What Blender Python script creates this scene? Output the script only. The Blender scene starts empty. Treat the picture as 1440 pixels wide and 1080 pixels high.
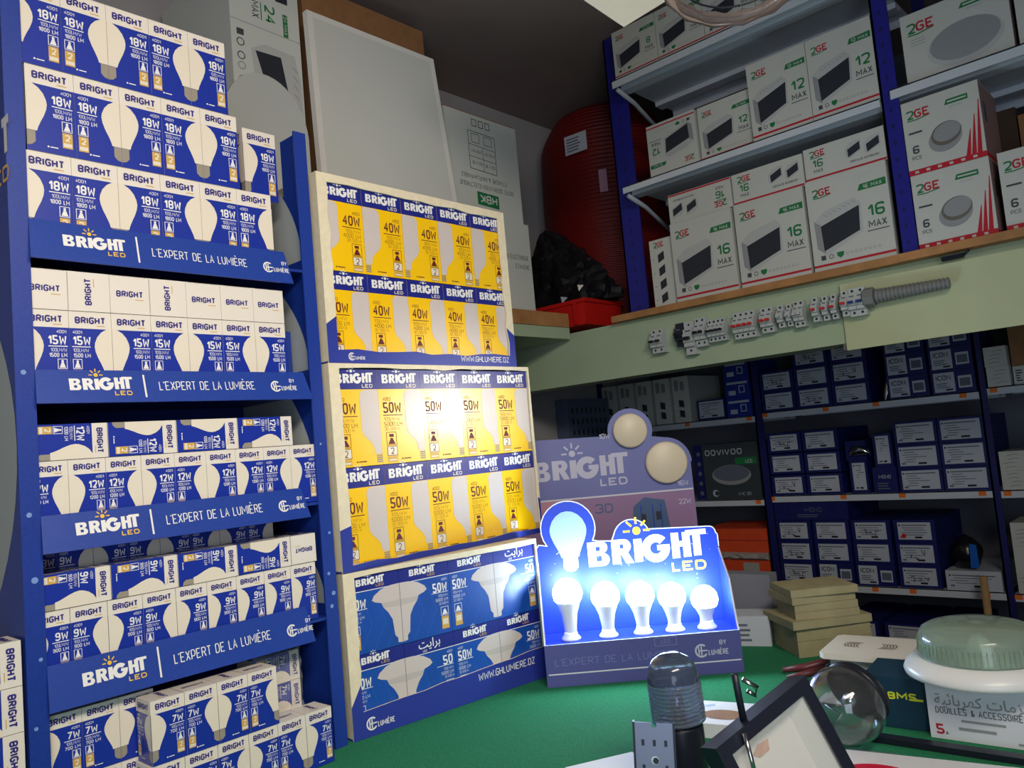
import bpy, math, random
from mathutils import Vector, Matrix
random.seed(7)
S = bpy.context.scene
COL = S.collection
R = math.radians
PI = math.pi

# ------------------------------------------------------------------ camera
cam_data = bpy.data.cameras.new('camera')
cam_data.sensor_width = 36.0
cam_data.lens = 1130.0 / 1440.0 * 36.0
cam_data.clip_start = 0.02
cam = bpy.data.objects.new('camera', cam_data)
COL.objects.link(cam)
_y, _p, _r = R(42.57), R(4.61), R(-5.115)
_f = Vector((-math.sin(_y) * math.cos(_p), math.cos(_y) * math.cos(_p), math.sin(_p)))
_rt = Vector((math.cos(_y), math.sin(_y), 0))
_up = _rt.cross(_f)
_r2 = _rt * math.cos(_r) + _up * math.sin(_r)
_u2 = _up * math.cos(_r) - _rt * math.sin(_r)
cam.matrix_world = Matrix(((_r2.x, _u2.x, -_f.x, 0), (_r2.y, _u2.y, -_f.y, 0), (_r2.z, _u2.z, -_f.z, 1.49), (0, 0, 0, 1)))
S.camera = cam

# ------------------------------------------------------------------ world, lights, exposure
S.view_settings.view_transform = 'Standard'
S.view_settings.look = 'None'
S.view_settings.exposure = 0.0
S.view_settings.gamma = 1.0
S.view_settings.use_curve_mapping = False
w = bpy.data.worlds.new('world')
S.world = w
w.use_nodes = True
w.node_tree.nodes['Background'].inputs[0].default_value = (0.55, 0.62, 0.75, 1)
w.node_tree.nodes['Background'].inputs[1].default_value = 0.12


def area(name, loc, target, sx, sy, power, color, spread=180):
    d = bpy.data.lights.new(name, 'AREA')
    d.shape = 'RECTANGLE'
    d.size, d.size_y = sx, sy
    d.energy = power
    d.color = color
    d.spread = R(spread)
    o = bpy.data.objects.new(name, d)
    COL.objects.link(o)
    o.location = loc
    o.rotation_euler = (Vector(target) - Vector(loc)).to_track_quat('-Z', 'Y').to_euler()
    return o


# tube lamp under the shop's ceiling beside the camera, then an added fill
area('ceiling_tube_light', (0.45, 0.15, 2.55), (-1.4, 0.9, 1.45), 1.2, 0.3, 16.5, (1.0, 0.89, 0.76), 105)
area('added_cool_fill_light', (1.3, -1.2, 1.3), (-1.0, 3.0, 1.3), 1.5, 1.9, 40, (0.72, 0.84, 1.0))  # cool area light added low behind the camera to brighten the lower shelves
# the spot lamp on the counter's far end that shines on the yellow boxes
sp = bpy.data.lights.new('spot_lamp_light', 'SPOT')
sp.energy = 100
sp.color = (1.0, 0.95, 0.85)
sp.spot_size = R(19)
sp.spot_blend = 1.0
sp.shadow_soft_size = 0.03
spo = bpy.data.objects.new('spot_lamp_light', sp)
COL.objects.link(spo)
spo.location = (-0.05, 2.50, 1.70)
spo.rotation_euler = (Vector((-1.4, 1.32, 1.60)) - Vector(spo.location)).to_track_quat('-Z', 'Y').to_euler()


# ------------------------------------------------------------------ materials
def lin(c):
    c = c / 255.0
    return c / 12.92 if c <= 0.04045 else ((c + 0.055) / 1.055) ** 2.4


MATS = {}


def mat(name, rgb, rough=0.5, metal=0.0, coat=0.0, spec=0.5, trans=0.0, ior=1.45, noise=0.0, nscale=40.0, bump=0.0, alpha=1.0,
        emit=None, estr=0.0):
    m = bpy.data.materials.new(name)
    m.use_nodes = True
    nt = m.node_tree
    b = nt.nodes['Principled BSDF']
    c = (lin(rgb[0]), lin(rgb[1]), lin(rgb[2]), 1)
    b.inputs['Base Color'].default_value = c
    b.inputs['Roughness'].default_value = rough
    b.inputs['Metallic'].default_value = metal
    b.inputs['Coat Weight'].default_value = coat
    b.inputs['Coat Roughness'].default_value = 0.22
    b.inputs['Specular IOR Level'].default_value = spec
    b.inputs['Transmission Weight'].default_value = trans
    b.inputs['IOR'].default_value = ior
    b.inputs['Alpha'].default_value = alpha
    if emit:
        b.inputs['Emission Color'].default_value = (*emit, 1)
        b.inputs['Emission Strength'].default_value = estr
    if noise or bump:
        tc = nt.nodes.new('ShaderNodeTexCoord')
        n = nt.nodes.new('ShaderNodeTexNoise')
        n.inputs['Scale'].default_value = nscale
        n.inputs['Detail'].default_value = 4
        nt.links.new(tc.outputs['Object'], n.inputs['Vector'])
        if noise:
            r = nt.nodes.new('ShaderNodeValToRGB')
            r.color_ramp.elements[0].position = 0.3
            r.color_ramp.elements[1].position = 0.7
            r.color_ramp.elements[0].color = tuple(x * (1 - noise) for x in c[:3]) + (1,)
            r.color_ramp.elements[1].color = tuple(min(1, x * (1 + noise)) for x in c[:3]) + (1,)
            nt.links.new(n.outputs['Fac'], r.inputs['Fac'])
            nt.links.new(r.outputs['Color'], b.inputs['Base Color'])
        if bump:
            bm = nt.nodes.new('ShaderNodeBump')
            bm.inputs['Strength'].default_value = bump
            bm.inputs['Distance'].default_value = 0.002
            nt.links.new(n.outputs['Fac'], bm.inputs['Height'])
            nt.links.new(bm.outputs['Normal'], b.inputs['Normal'])
    MATS[name] = m
    return m


mat('card_white', (226, 218, 206), 0.42, coat=0.25)
mat('print_blue', (20, 46, 152), 0.4, coat=0.3)
mat('print_ink', (44, 36, 120), 0.45)
mat('print_white', (232, 230, 226), 0.4)
mat('print_pale', (226, 216, 198), 0.4, coat=0.25)
mat('print_gold', (205, 165, 80), 0.4)
mat('print_grey', (150, 142, 128), 0.4)
mat('print_yellow', (250, 198, 10), 0.36, coat=0.6)
mat('print_navy', (30, 38, 128), 0.4, coat=0.3)
mat('print_plum', (96, 34, 40), 0.5)
mat('print_milk', (206, 194, 188), 0.42, coat=0.3)
mat('print_ufo', (24, 76, 166), 0.4, coat=0.3, noise=0.12, nscale=9)
mat('print_milk2', (190, 180, 174), 0.45)
mat('print_ufo_line', (38, 92, 178), 0.4)
mat('logo_yellow', (238, 190, 60), 0.4)
mat('rack_blue', (24, 54, 142), 0.45, noise=0.12, nscale=180)
mat('rack_strip', (30, 62, 150), 0.42, noise=0.10, nscale=220)
mat('rack_grey', (168, 174, 172), 0.5)
mat('rack_dots', (120, 150, 205), 0.4)
mat('carton_cream', (226, 214, 184), 0.75, noise=0.06, nscale=60, bump=0.2)
mat('carton_blue', (44, 58, 150), 0.45)
mat('carton_brown', (150, 108, 70), 0.8, noise=0.1, nscale=30)
mat('white_panel', (214, 216, 210), 0.35)
mat('white_frame', (232, 230, 224), 0.4)
mat('grey_board', (168, 172, 170), 0.5)
mat('carton_white', (205, 210, 204), 0.55)
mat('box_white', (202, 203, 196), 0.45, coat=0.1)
mat('box_green', (32, 122, 70), 0.5)
mat('box_dark', (44, 48, 58), 0.5)
mat('box_text', (70, 76, 80), 0.5)
mat('box_grey', (188, 190, 188), 0.5)
mat('box_midgrey', (150, 152, 154), 0.5)
mat('box_red', (190, 30, 48), 0.5)
mat('box_side', (150, 120, 116), 0.6)
mat('steel_white', (206, 212, 220), 0.4)
mat('post_blue', (36, 36, 140), 0.4)
mat('post_dark', (26, 30, 96), 0.45)
mat('tag_orange', (240, 120, 40), 0.5)
mat('navy_card', (20, 28, 98), 0.5, noise=0.1, nscale=30)
mat('label_white', (190, 196, 206), 0.55)
mat('label_text', (96, 104, 120), 0.6)
mat('marker', (24, 26, 40), 0.6)
mat('beam_green', (172, 190, 160), 0.7, noise=0.05, nscale=6, bump=0.15)
mat('beam_patch', (190, 196, 156), 0.7, noise=0.04, nscale=8)
mat('wood', (176, 126, 78), 0.65, noise=0.22, nscale=14)
mat('ceiling_paint', (150, 134, 128), 0.9, noise=0.06, nscale=4)
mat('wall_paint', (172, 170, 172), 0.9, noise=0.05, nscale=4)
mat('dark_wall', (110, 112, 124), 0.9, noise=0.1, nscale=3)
mat('floor_tile', (96, 92, 88), 0.6, noise=0.1, nscale=5)
mat('red_tube', (108, 12, 9), 0.5, noise=0.1, nscale=8)
mat('red_tub', (200, 30, 26), 0.4)
mat('black_bag', (22, 22, 26), 0.22, spec=0.7)
mat('orange_card', (232, 84, 42), 0.5, noise=0.06, nscale=20)
mat('wrap_film', (176, 176, 172), 0.3)
mat('carpet', (22, 118, 76), 0.95, noise=0.35, nscale=420, bump=0.8)
mat('counter_side', (60, 62, 64), 0.6)
mat('display_blue', (30, 56, 168), 0.4)
mat('display_front', (82, 84, 150), 0.45)
mat('display_edge', (214, 214, 226), 0.5)
mat('display_lilac', (112, 118, 178), 0.45)
mat('display_mauve', (150, 118, 158), 0.45)
mat('display_pink', (190, 140, 160), 0.45)
mat('display_print', (196, 196, 218), 0.45)
mat('display_slate', (70, 96, 140), 0.45)
mat('lamp_opal', (226, 214, 188), 0.4)
mat('bulb_plastic', (226, 230, 238), 0.4)
mat('bulb_glow', (255, 255, 255), 0.4, emit=(0.62, 0.84, 1.0), estr=44)
mat('bulb_print', (150, 178, 208), 0.4)
mat('dark_box', (58, 66, 72), 0.5)
mat('blue_card', (24, 50, 150), 0.45)
mat('breaker_body', (186, 192, 190), 0.45)
mat('breaker_dark', (40, 44, 56), 0.45)
mat('toggle_red', (206, 40, 44), 0.4)
mat('toggle_blue', (30, 60, 130), 0.4)
mat('toggle_black', (28, 30, 36), 0.4)
mat('grey_rubber', (122, 124, 122), 0.5)
mat('black_metal', (34, 38, 52), 0.4, metal=0.2)
mat('black_plastic', (26, 28, 40), 0.35)
mat('grey_metal', (120, 128, 150), 0.4, metal=0.6)
mat('chrome', (214, 214, 216), 0.18, metal=1.0)
mat('reflector', (206, 204, 196), 0.3, noise=0.02, nscale=3)
mat('rust', (178, 130, 96), 0.5, noise=0.3, nscale=60)
mat('clear_glass', (228, 232, 236), 0.05, trans=0.97, ior=1.45)
mat('sheet_blue', (84, 100, 128), 0.45)
mat('smoke_glass', (176, 188, 208), 0.12, trans=0.85, ior=1.3)
mat('green_glass', (206, 226, 210), 0.12, trans=0.75, ior=1.35, bump=0.0)
mat('plate_white', (226, 228, 226), 0.3)
mat('vent_white', (222, 216, 204), 0.4)
mat('slot_dark', (110, 104, 96), 0.6)
mat('bms_teal', (16, 54, 74), 0.5)
mat('bms_yellow', (206, 214, 50), 0.5)
mat('paper', (222, 224, 230), 0.6)
mat('paper_red', (206, 24, 60), 0.5)
mat('beige_board', (160, 152, 118), 0.75, noise=0.1, nscale=20)
mat('red_handle', (96, 40, 46), 0.4)
mat('film', (240, 242, 245), 0.25, alpha=0.12)
mat('smoke_dome', (84, 94, 118), 0.1, trans=0.5, ior=1.4)
mat('grey_carton', (128, 132, 142), 0.6)
mat('stick_wood', (176, 140, 96), 0.6)
mat('blue_bag', (20, 90, 180), 0.25)
mat('slab_white', (232, 226, 206), 0.6)
mat('guard_tube', (186, 170, 164), 0.15, trans=0.88, ior=1.2)
mat('brown_dark', (70, 52, 40), 0.8)
mat('bracket', (176, 186, 196), 0.45)

# ------------------------------------------------------------------ stroke lettering
GL = {
    'A': (4, "00 26 40;12 32"), 'B': (4, "00 06;~06 46 43 03;~03 43 40 00"), 'C': (4, "~45 46 06 00 40 41"),
    'D': (4, "00 06;~06 46 40 00"), 'E': (4, "46 06 00 40;03 33"), 'F': (4, "46 06 00;03 33"),
    'G': (4, "~45 46 06 00 40 43;43 23"), 'H': (4, "00 06;40 46;03 43"), 'I': (0, "00 06"), 'J': (4, "~46 40 00 02"),
    'K': (4, "00 06;46 03;13 40"), 'L': (3, "06 00 30"), 'M': (6, "00 06 32 66 60"), 'N': (4, "00 06 40 46"),
    'O': (4, "~26 46 40 00 06 26"), 'P': (4, "00 06;~06 46 42 02"), 'Q': (4, "~26 46 40 00 06 26;31 40"),
    'R': (4, "00 06;~06 46 43 03;23 40"), 'S': (4, "~45 46 06 03 43 40 00 01"), 'T': (4, "06 46;26 20"),
    'U': (4, "~06 00 40 46"), 'V': (4, "06 20 46"), 'W': (6, "06 10 34 50 66"), 'X': (4, "00 46;06 40"),
    'Y': (4, "06 23 46;23 20"), 'Z': (4, "06 46 00 40"), '0': (4, "~26 46 40 00 06 26"), '1': (2, "04 26;26 20"),
    '2': (4, "~05 06 46 43 00;00 40"), '3': (4, "~05 06 46 43 23;~23 43 40 00 01"), '4': (4, "30 36 02 42"),
    '5': (4, "46 06 03;~03 43 40 00 01"), '6': (4, "~23 43 40 00 03 23;~02 06 46 45"), '7': (4, "06 46 10"),
    '8': (4, "~23 43 46 06 03 23;~23 43 40 00 03 23"), '9': (4, "~23 03 06 46 43 23;~44 40 00 01"), '/': (3, "00 36"),
    '.': (0, "00 01"), "'": (0, "05 06"), '-': (3, "03 33"), '&': (4, "~40 04 26 24 00 30 43"), ' ': (2, ""),
}


def chaikin(p, n=2):
    for _ in range(n):
        q = [p[0]]
        for a, b in zip(p[:-1], p[1:]):
            q += [(a[0] * .75 + b[0] * .25, a[1] * .75 + b[1] * .25), (a[0] * .25 + b[0] * .75, a[1] * .25 + b[1] * .75)]
        q.append(p[-1])
        p = q
    return p


_gc = {}


def glyph(ch, n=1):
    ch = {'È': 'E'}.get(ch, ch).upper()
    if (ch, n) in _gc:
        return _gc[ch, n]
    wd, spec = GL.get(ch, (2, ""))
    out = []
    for s in spec.split(';'):
        if not s:
            continue
        sm = s[0] == '~'
        pts = [(int(t[0]), int(t[1])) for t in s.strip('~').split()]
        out.append(chaikin(pts, n + 1) if sm else pts)
    _gc[ch, n] = (wd, out)
    return wd, out


# ------------------------------------------------------------------ mesh builder
class Fr:
    """a flat face: origin o, right u, up v, outward n"""
    def __init__(s, o, u, v):
        s.o, s.u, s.v = Vector(o), Vector(u).normalized(), Vector(v).normalized()
        s.n = s.u.cross(s.v)

    def p(s, x, y, l=0.0):
        return s.o + s.u * x + s.v * y + s.n * l


EPS = 0.00025


class MB:
    def __init__(s):
        s.v, s.f, s.m, s.s, s.mats = [], [], [], [], []

    def mi(s, m):
        if m not in s.mats:
            s.mats.append(m)
        return s.mats.index(m)

    def face(s, pts, m, smooth=False):
        b = len(s.v)
        s.v += [tuple(p) for p in pts]
        s.f.append(tuple(range(b, b + len(pts))))
        s.m.append(s.mi(m))
        s.s.append(smooth)

    def grid(s, rows, m, smooth=True, close=False):
        b = len(s.v)
        n = len(rows[0])
        for r in rows:
            s.v += [tuple(p) for p in r]
        k = s.mi(m)
        for i in range(len(rows) - 1):
            for j in range(n if close else n - 1):
                a, c = b + i * n + j, b + i * n + (j + 1) % n
                s.f.append((a, c, c + n, a + n))
                s.m.append(k)
                s.s.append(smooth)

    def box(s, x0, x1, y0, y1, z0, z1, m, M=None):
        P = [Vector((x, y, z)) for z in (z0, z1) for y in (y0, y1) for x in (x0, x1)]
        if M is not None:
            P = [M @ p for p in P]
        b = len(s.v)
        s.v += [tuple(p) for p in P]
        for q in ((0, 2, 3, 1), (4, 5, 7, 6), (0, 1, 5, 4), (2, 6, 7, 3), (0, 4, 6, 2), (1, 3, 7, 5)):
            s.f.append(tuple(b + i for i in q))
            s.m.append(s.mi(m))
            s.s.append(False)

    def prism(s, fr, pts, d0, d1, m, mside=None):
        """outline pts on face fr, from lift d0 to d1"""
        n = len(pts)
        b = len(s.v)
        s.v += [tuple(fr.p(x, y, d0)) for x, y in pts] + [tuple(fr.p(x, y, d1)) for x, y in pts]
        k, k2 = s.mi(m), s.mi(mside or m)
        s.f += [tuple(range(b + n - 1, b - 1, -1)), tuple(range(b + n, b + 2 * n))]
        s.m += [k, k]
        s.s += [False, False]
        for i in range(n):
            j = (i + 1) % n
            s.f.append((b + i, b + j, b + n + j, b + n + i))
            s.m.append(k2)
            s.s.append(False)

    def lathe(s, prof, m, c=(0, 0, 0), n=28, M=None, smooth=True):
        rows = []
        for r, z in prof:
            row = []
            for i in range(n):
                a = 2 * PI * i / n
                p = Vector((r * math.cos(a), r * math.sin(a), z))
                if M is not None:
                    p = M @ p
                row.append(p + Vector(c))
            rows.append(row)
        s.grid(rows, m, smooth, True)

    def tube(s, path, r, m, n=8, closed=False):
        path = [Vector(p) for p in path]
        rows = []
        L = len(path)
        for i, p in enumerate(path):
            a = path[(i - 1) % L] if (closed or i > 0) else p
            b = path[(i + 1) % L] if (closed or i < L - 1) else p
            t = (b - a).normalized()
            h = Vector((0, 0, 1)) if abs(t.z) < .9 else Vector((1, 0, 0))
            e1 = t.cross(h).normalized()
            e2 = t.cross(e1)
            rr = r[i] if isinstance(r, (list, tuple)) else r
            rows.append([p + e1 * rr * math.cos(2 * PI * k / n) + e2 * rr * math.sin(2 * PI * k / n) for k in range(n)])
        if closed:
            rows.append(rows[0])
        else:
            rows.insert(0, [path[0]] * n)
            rows.append([path[-1]] * n)
        s.grid(rows, m, True, True)

    # ---- flat print on a face
    def rect(s, fr, x0, y0, x1, y1, m, l=1):
        s.face([fr.p(x0, y0, l * EPS), fr.p(x1, y0, l * EPS), fr.p(x1, y1, l * EPS), fr.p(x0, y1, l * EPS)], m)

    def poly(s, fr, pts, m, l=1):
        s.face([fr.p(x, y, l * EPS) for x, y in pts], m)

    def disc(s, fr, cx, cy, r, m, l=1, n=16, ry=None):
        s.poly(fr, [(cx + r * math.cos(2 * PI * i / n), cy + (ry or r) * math.sin(2 * PI * i / n)) for i in range(n)], m, l)

    def line(s, fr, pts, t, m, l=1, closed=False):
        n = len(pts)
        Lf, Rt = [], []
        for i, p in enumerate(pts):
            a = pts[i - 1] if (i > 0 or closed) else None
            b = pts[(i + 1) % n] if (i < n - 1 or closed) else None

            def nd(q, w):
                dx, dy = w[0] - q[0], w[1] - q[1]
                d = math.hypot(dx, dy) or 1e-9
                return -dy / d, dx / d
            n1 = nd(a, p) if a else nd(p, b)
            n2 = nd(p, b) if b else n1
            mx, my = n1[0] + n2[0], n1[1] + n2[1]
            d = math.hypot(mx, my) or 1e-9
            mx, my = mx / d, my / d
            k = min(1 / max(.3, mx * n1[0] + my * n1[1]), 1.8) * t / 2
            Lf.append((p[0] + mx * k, p[1] + my * k))
            Rt.append((p[0] - mx * k, p[1] - my * k))
        b0 = len(s.v)
        for q, w in zip(Rt, Lf):
            s.v += [tuple(fr.p(*q, l * EPS)), tuple(fr.p(*w, l * EPS))]
        k = s.mi(m)
        for i in range(n if closed else n - 1):
            a, c = b0 + 2 * i, b0 + 2 * ((i + 1) % n)
            s.f.append((a, c, c + 1, a + 1))
            s.m.append(k)
            s.s.append(False)

    def ring(s, fr, cx, cy, r, t, m, l=1, n=20):
        s.line(fr, [(cx + r * math.cos(2 * PI * i / n), cy + r * math.sin(2 * PI * i / n)) for i in range(n)], t, m, l, True)

    def text(s, fr, tx, x, y, h, m, l=2, t=.14, ws=.8, sp=.9, align='l', q=1, rot=0, slant=0.0, fit=0):
        """stroke letters, height h, stroke t*h, baseline-left at x,y; rot in quarter turns"""
        sy = h * (1 - t) / 6
        sx = h / 6 * ws
        if fit:
            gw = sum(glyph(c)[0] + sp for c in tx) - sp
            sx = max((fit - len(tx) * t * h) / gw, h * .03)
        adv, tot = [], 0
        for ch in tx:
            adv.append(tot)
            tot += (glyph(ch)[0] + sp) * sx + t * h
        tot -= sp * sx
        x0 = {'l': 0, 'c': -tot / 2, 'r': -tot}[align]
        for ch, a in zip(tx, adv):
            strokes = list(glyph(ch, q)[1])
            if ch == 'È':
                strokes = strokes + [[(1.2, 8.4), (2.4, 7.4)]]
            for st in strokes:
                P = []
                for gx, gy in st:
                    X, Y = x0 + a + t * h / 2 + gx * sx, t * h / 2 + gy * sy
                    X += slant * Y
                    for _ in range(rot % 4):
                        X, Y = -Y, X
                    P.append((x + X, y + Y))
                s.line(fr, P, t * h, m, l)
                l += .012
        return tot

    def bars(s, fr, x, y, wd, h, n, m, l=2, seed=0):
        """n lines of print too small to read"""
        rg = random.Random(seed)
        for i in range(n):
            yy = y + h - (i + .8) * h / n
            s.rect(fr, x, yy, x + wd * rg.uniform(.6, 1), yy + h / n * .45, m, l)

    def build(s, name, parent=None, loc=None, merge=False):
        me = bpy.data.meshes.new(name)
        me.from_pydata(s.v, [], s.f)
        for k in s.mats:
            me.materials.append(MATS[k])
        me.polygons.foreach_set('material_index', s.m)
        me.polygons.foreach_set('use_smooth', s.s)
        me.update()
        o = bpy.data.objects.new(name, me)
        COL.objects.link(o)
        if parent is not None:
            o.parent = parent
        if loc is not None:
            o.location = loc
        return o


def tag(o, label, cat, group=None, kind=None):
    o['label'] = label
    o['category'] = cat
    if group:
        o['group'] = group
    if kind:
        o['kind'] = kind
    return o


def empty(name, loc, label, cat, group=None, rz=0.0):
    o = bpy.data.objects.new(name, None)
    COL.objects.link(o)
    o.location = loc
    o.rotation_euler = (0, 0, rz)
    return tag(o, label, cat, group)


def struct(name, mb, parent=None):
    o = mb.build(name, parent)
    if parent is None:
        o['kind'] = 'structure'
    return o


_used = set()


def dup(proto, M, label, cat, group):
    """first use takes the prototype itself, later ones copy it and its parts"""
    if proto.name not in _used:
        _used.add(proto.name)
        r = proto
    else:
        r = proto.copy()
        COL.objects.link(r)
        for ch in proto.children:
            c = ch.copy()
            COL.objects.link(c)
            c.parent = r
            for g in ch.children:
                d = g.copy()
                COL.objects.link(d)
                d.parent = c
    r.location = M.to_translation()
    r.rotation_euler = M.to_euler()
    return tag(r, label, cat, group)


ORD = ['first', 'second', 'third', 'fourth', 'fifth', 'sixth', 'seventh', 'eighth', 'ninth', 'tenth', 'eleventh']


def RX(a): return Matrix.Rotation(R(a), 4, 'X')
def RY(a): return Matrix.Rotation(R(a), 4, 'Y')
def RZ(a): return Matrix.Rotation(R(a), 4, 'Z')
def TR(x, y, z): return Matrix.Translation((x, y, z))


# ------------------------------------------------------------------ printed marks
def logo(mb, fr, x, y, wd, ink, sun, led, l=2, rise=.10):
    """the word with a sun over its small i, and the outlined LED under its end"""
    h = wd * .205
    t = h * .34
    k = [l]

    def R4(x0, y0, x1, y1):
        k[0] += .012
        mb.rect(fr, x + x0, y + y0, x + x1, y + y1, ink, k[0])

    def bowl(x0, x1, y0, y1, tb, tt):
        """D-shaped stroke from the stem at x0, closed at x1"""
        k[0] += .012
        ro = (y1 - y0) / 2
        cy = (y0 + y1) / 2
        iy0, iy1 = y0 + tb, y1 - tt
        ri, ic = (iy1 - iy0) / 2, (iy0 + iy1) / 2
        xo = x1 - ro
        o = [(x0, y0)] + [(xo + ro * math.cos(a), cy + ro * math.sin(a)) for a in [(-90 + 20 * i) * PI / 180 for i in range(10)]] + [(x0, y1)]
        n = [(x0, iy0)] + [(min(xo, x1 - t) + (x1 - t * .9 - min(xo, x1 - t)) * math.cos(a), ic + ri * math.sin(a)) for a in [(-90 + 20 * i) * PI / 180 for i in range(10)]] + [(x0, iy1)]
        for i in range(len(o) - 1):
            mb.poly(fr, [(x + o[i][0], y + o[i][1]), (x + o[i + 1][0], y + o[i + 1][1]), (x + n[i + 1][0], y + n[i + 1][1]), (x + n[i][0], y + n[i][1])], ink, k[0])
    U = wd / 100.0
    r = rise * h
    # B
    R4(0, 0, t, h)
    bowl(t, 17 * U, h * .52, h, h * .10, h * .2)
    bowl(t, 18 * U, 0, h * .52, h * .2, h * .10)
    # R
    c = 20.5 * U
    y0 = r * .2
    R4(c, y0, c + t, h + y0)
    bowl(c + t, c + 16.5 * U, y0 + h * .42, y0 + h, h * .2, h * .2)
    k[0] += .012
    mb.poly(fr, [(x + c + 7.2 * U, y + y0 + h * .42), (x + c + 11.5 * U, y + y0), (x + c + 18 * U, y + y0), (x + c + 13.5 * U, y + y0 + h * .45)], ink, k[0])
    # i and its sun
    c = 39.5 * U
    R4(c, r * .4, c + t, h * .98)
    sx, sy = x + c + t / 2, y + h * 1.32
    mb.disc(fr, sx, sy, h * .17, sun, l, 12)
    for a in (0, 45, 90, 135, 180):
        ca, sa = math.cos(R(a)), math.sin(R(a))
        mb.line(fr, [(sx + ca * h * .28, sy + sa * h * .28), (sx + ca * h * .56, sy + sa * h * .56)], h * .09, sun, l)
    # G
    cx, cy, ro = 58 * U, h * .54, h * .58
    ri = ro - t
    k[0] += .012
    A = [(42 + (360 - 42) * i / 18) * PI / 180 for i in range(19)]
    for a, b in zip(A[:-1], A[1:]):
        mb.poly(fr, [(x + cx + q * math.cos(w_), y + cy + q * math.sin(w_)) for q, w_ in ((ro, a), (ro, b), (ri, b), (ri, a))], ink, k[0])
    R4(cx + .1 * ro, cy - h * .10, cx + ro, cy + h * .12)
    # H
    c = 71.5 * U
    R4(c, r * .6, c + t * .92, h + r)
    R4(c + 9.5 * U, r * .8, c + 9.5 * U + t * .92, h + r)
    R4(c + t * .92, r + h * .42, c + 9.5 * U, r + h * .64)
    # T
    c = 85.5 * U
    R4(c - 1.5 * U, h * .82 + r * 1.3, c + 16 * U, h * 1.04 + r * 1.3)
    R4(c + 4.2 * U, r, c + 4.2 * U + t * .92, h * .82 + r * 1.3)
    mb.text(fr, "LED", x + 70 * U, y - h * .48, h * .40, led, l, t=.2, fit=29 * U)


def small_logo(mb, fr, x, y, wd, ink, led, l=2, rot=0):
    h = wd * .235
    tot = mb.text(fr, "BRIGHT", x, y, h, ink, l, t=.22, ws=.74, sp=.6, align='c', q=1, rot=rot)
    return h


def ghl(mb, fr, x, y, h, m, l=2, by=False):
    """round monogram followed by the maker's word"""
    mb.line(fr, [(x + h * .5 + h * .45 * math.cos(R(a)), y + h * .5 + h * .45 * math.sin(R(a))) for a in range(50, 350, 25)], h * .13, m, l)
    mb.line(fr, [(x + h * .5, y + h * .15), (x + h * .5, y + h * .85)], h * .1, m, l)
    mb.line(fr, [(x + h * .3, y + h * .2), (x + h * .3, y + h * .8)], h * .1, m, l)
    mb.line(fr, [(x + h * .3, y + h * .5), (x + h * .95, y + h * .5)], h * .1, m, l)
    tot = mb.text(fr, "LUMIÈRE", x + h * 1.02, y + h * .12, h * .42, m, l, t=.15, fit=h * 1.55)
    if by:
        mb.text(fr, "BY", x + h * .9 + tot, y + h * .85, h * .36, m, l, t=.15, align='r')


def arabic(mb, fr, s_vis, x, y, h, m, l=2, align='c'):
    cu = bpy.data.curves.new('lettering', 'FONT')
    cu.body = s_vis
    cu.size = 1.0
    cu.resolution_u = 2
    cu.offset = 0.012
    o = bpy.data.objects.new('lettering', cu)
    COL.objects.link(o)
    dg = bpy.context.evaluated_depsgraph_get()
    me = o.evaluated_get(dg).to_mesh()
    if len(me.vertices):
        xs = [v.co.x for v in me.vertices]
        wd = (max(xs) - min(xs)) * h
        ox = x - min(xs) * h - {'l': 0, 'c': wd / 2, 'r': wd}[align]
        b = len(mb.v)
        mb.v += [tuple(fr.p(ox + v.co.x * h, y + v.co.y * h, l * EPS)) for v in me.vertices]
        k = mb.mi(m)
        for p in me.polygons:
            mb.f.append(tuple(b + i for i in p.vertices))
            mb.m.append(k)
            mb.s.append(False)
    o.evaluated_get(dg).to_mesh_clear()
    bpy.data.objects.remove(o)
    bpy.data.curves.remove(cu)


BULB = [(0, 0), (.3, .015), (.6, .07), (.83, .15), (.97, .25), (1, .32), (.96, .40), (.84, .50), (.68, .60), (.55, .69), (.48, .76)]
BASE = [(.40, .765), (.40, .93), (.22, .985), (0, 1)]


def bulb_half(mb, fr, xe, sg, top, bot, r, glass, base, l=2):
    H = top - bot
    mb.poly(fr, [(xe, top)] + [(xe + sg * x * r, top - y * H) for x, y in BULB[1:]] + [(xe, top - .76 * H)], glass, l)
    mb.poly(fr, [(xe, top - .765 * H)] + [(xe + sg * x * r, top - y * H) for x, y in BASE], base, l)


def box_faces(w_, d_, h_):
    """front(-Y), right(+X), back(+Y), left(-X) faces of a box centred on its origin"""
    a, b, c = w_ / 2, d_ / 2, h_ / 2
    return [Fr((-a, -b, -c), (1, 0, 0), (0, 0, 1)), Fr((a, -b, -c), (0, 1, 0), (0, 0, 1)),
            Fr((a, b, -c), (-1, 0, 0), (0, 0, 1)), Fr((-a, b, -c), (0, -1, 0), (0, 0, 1))]


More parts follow.
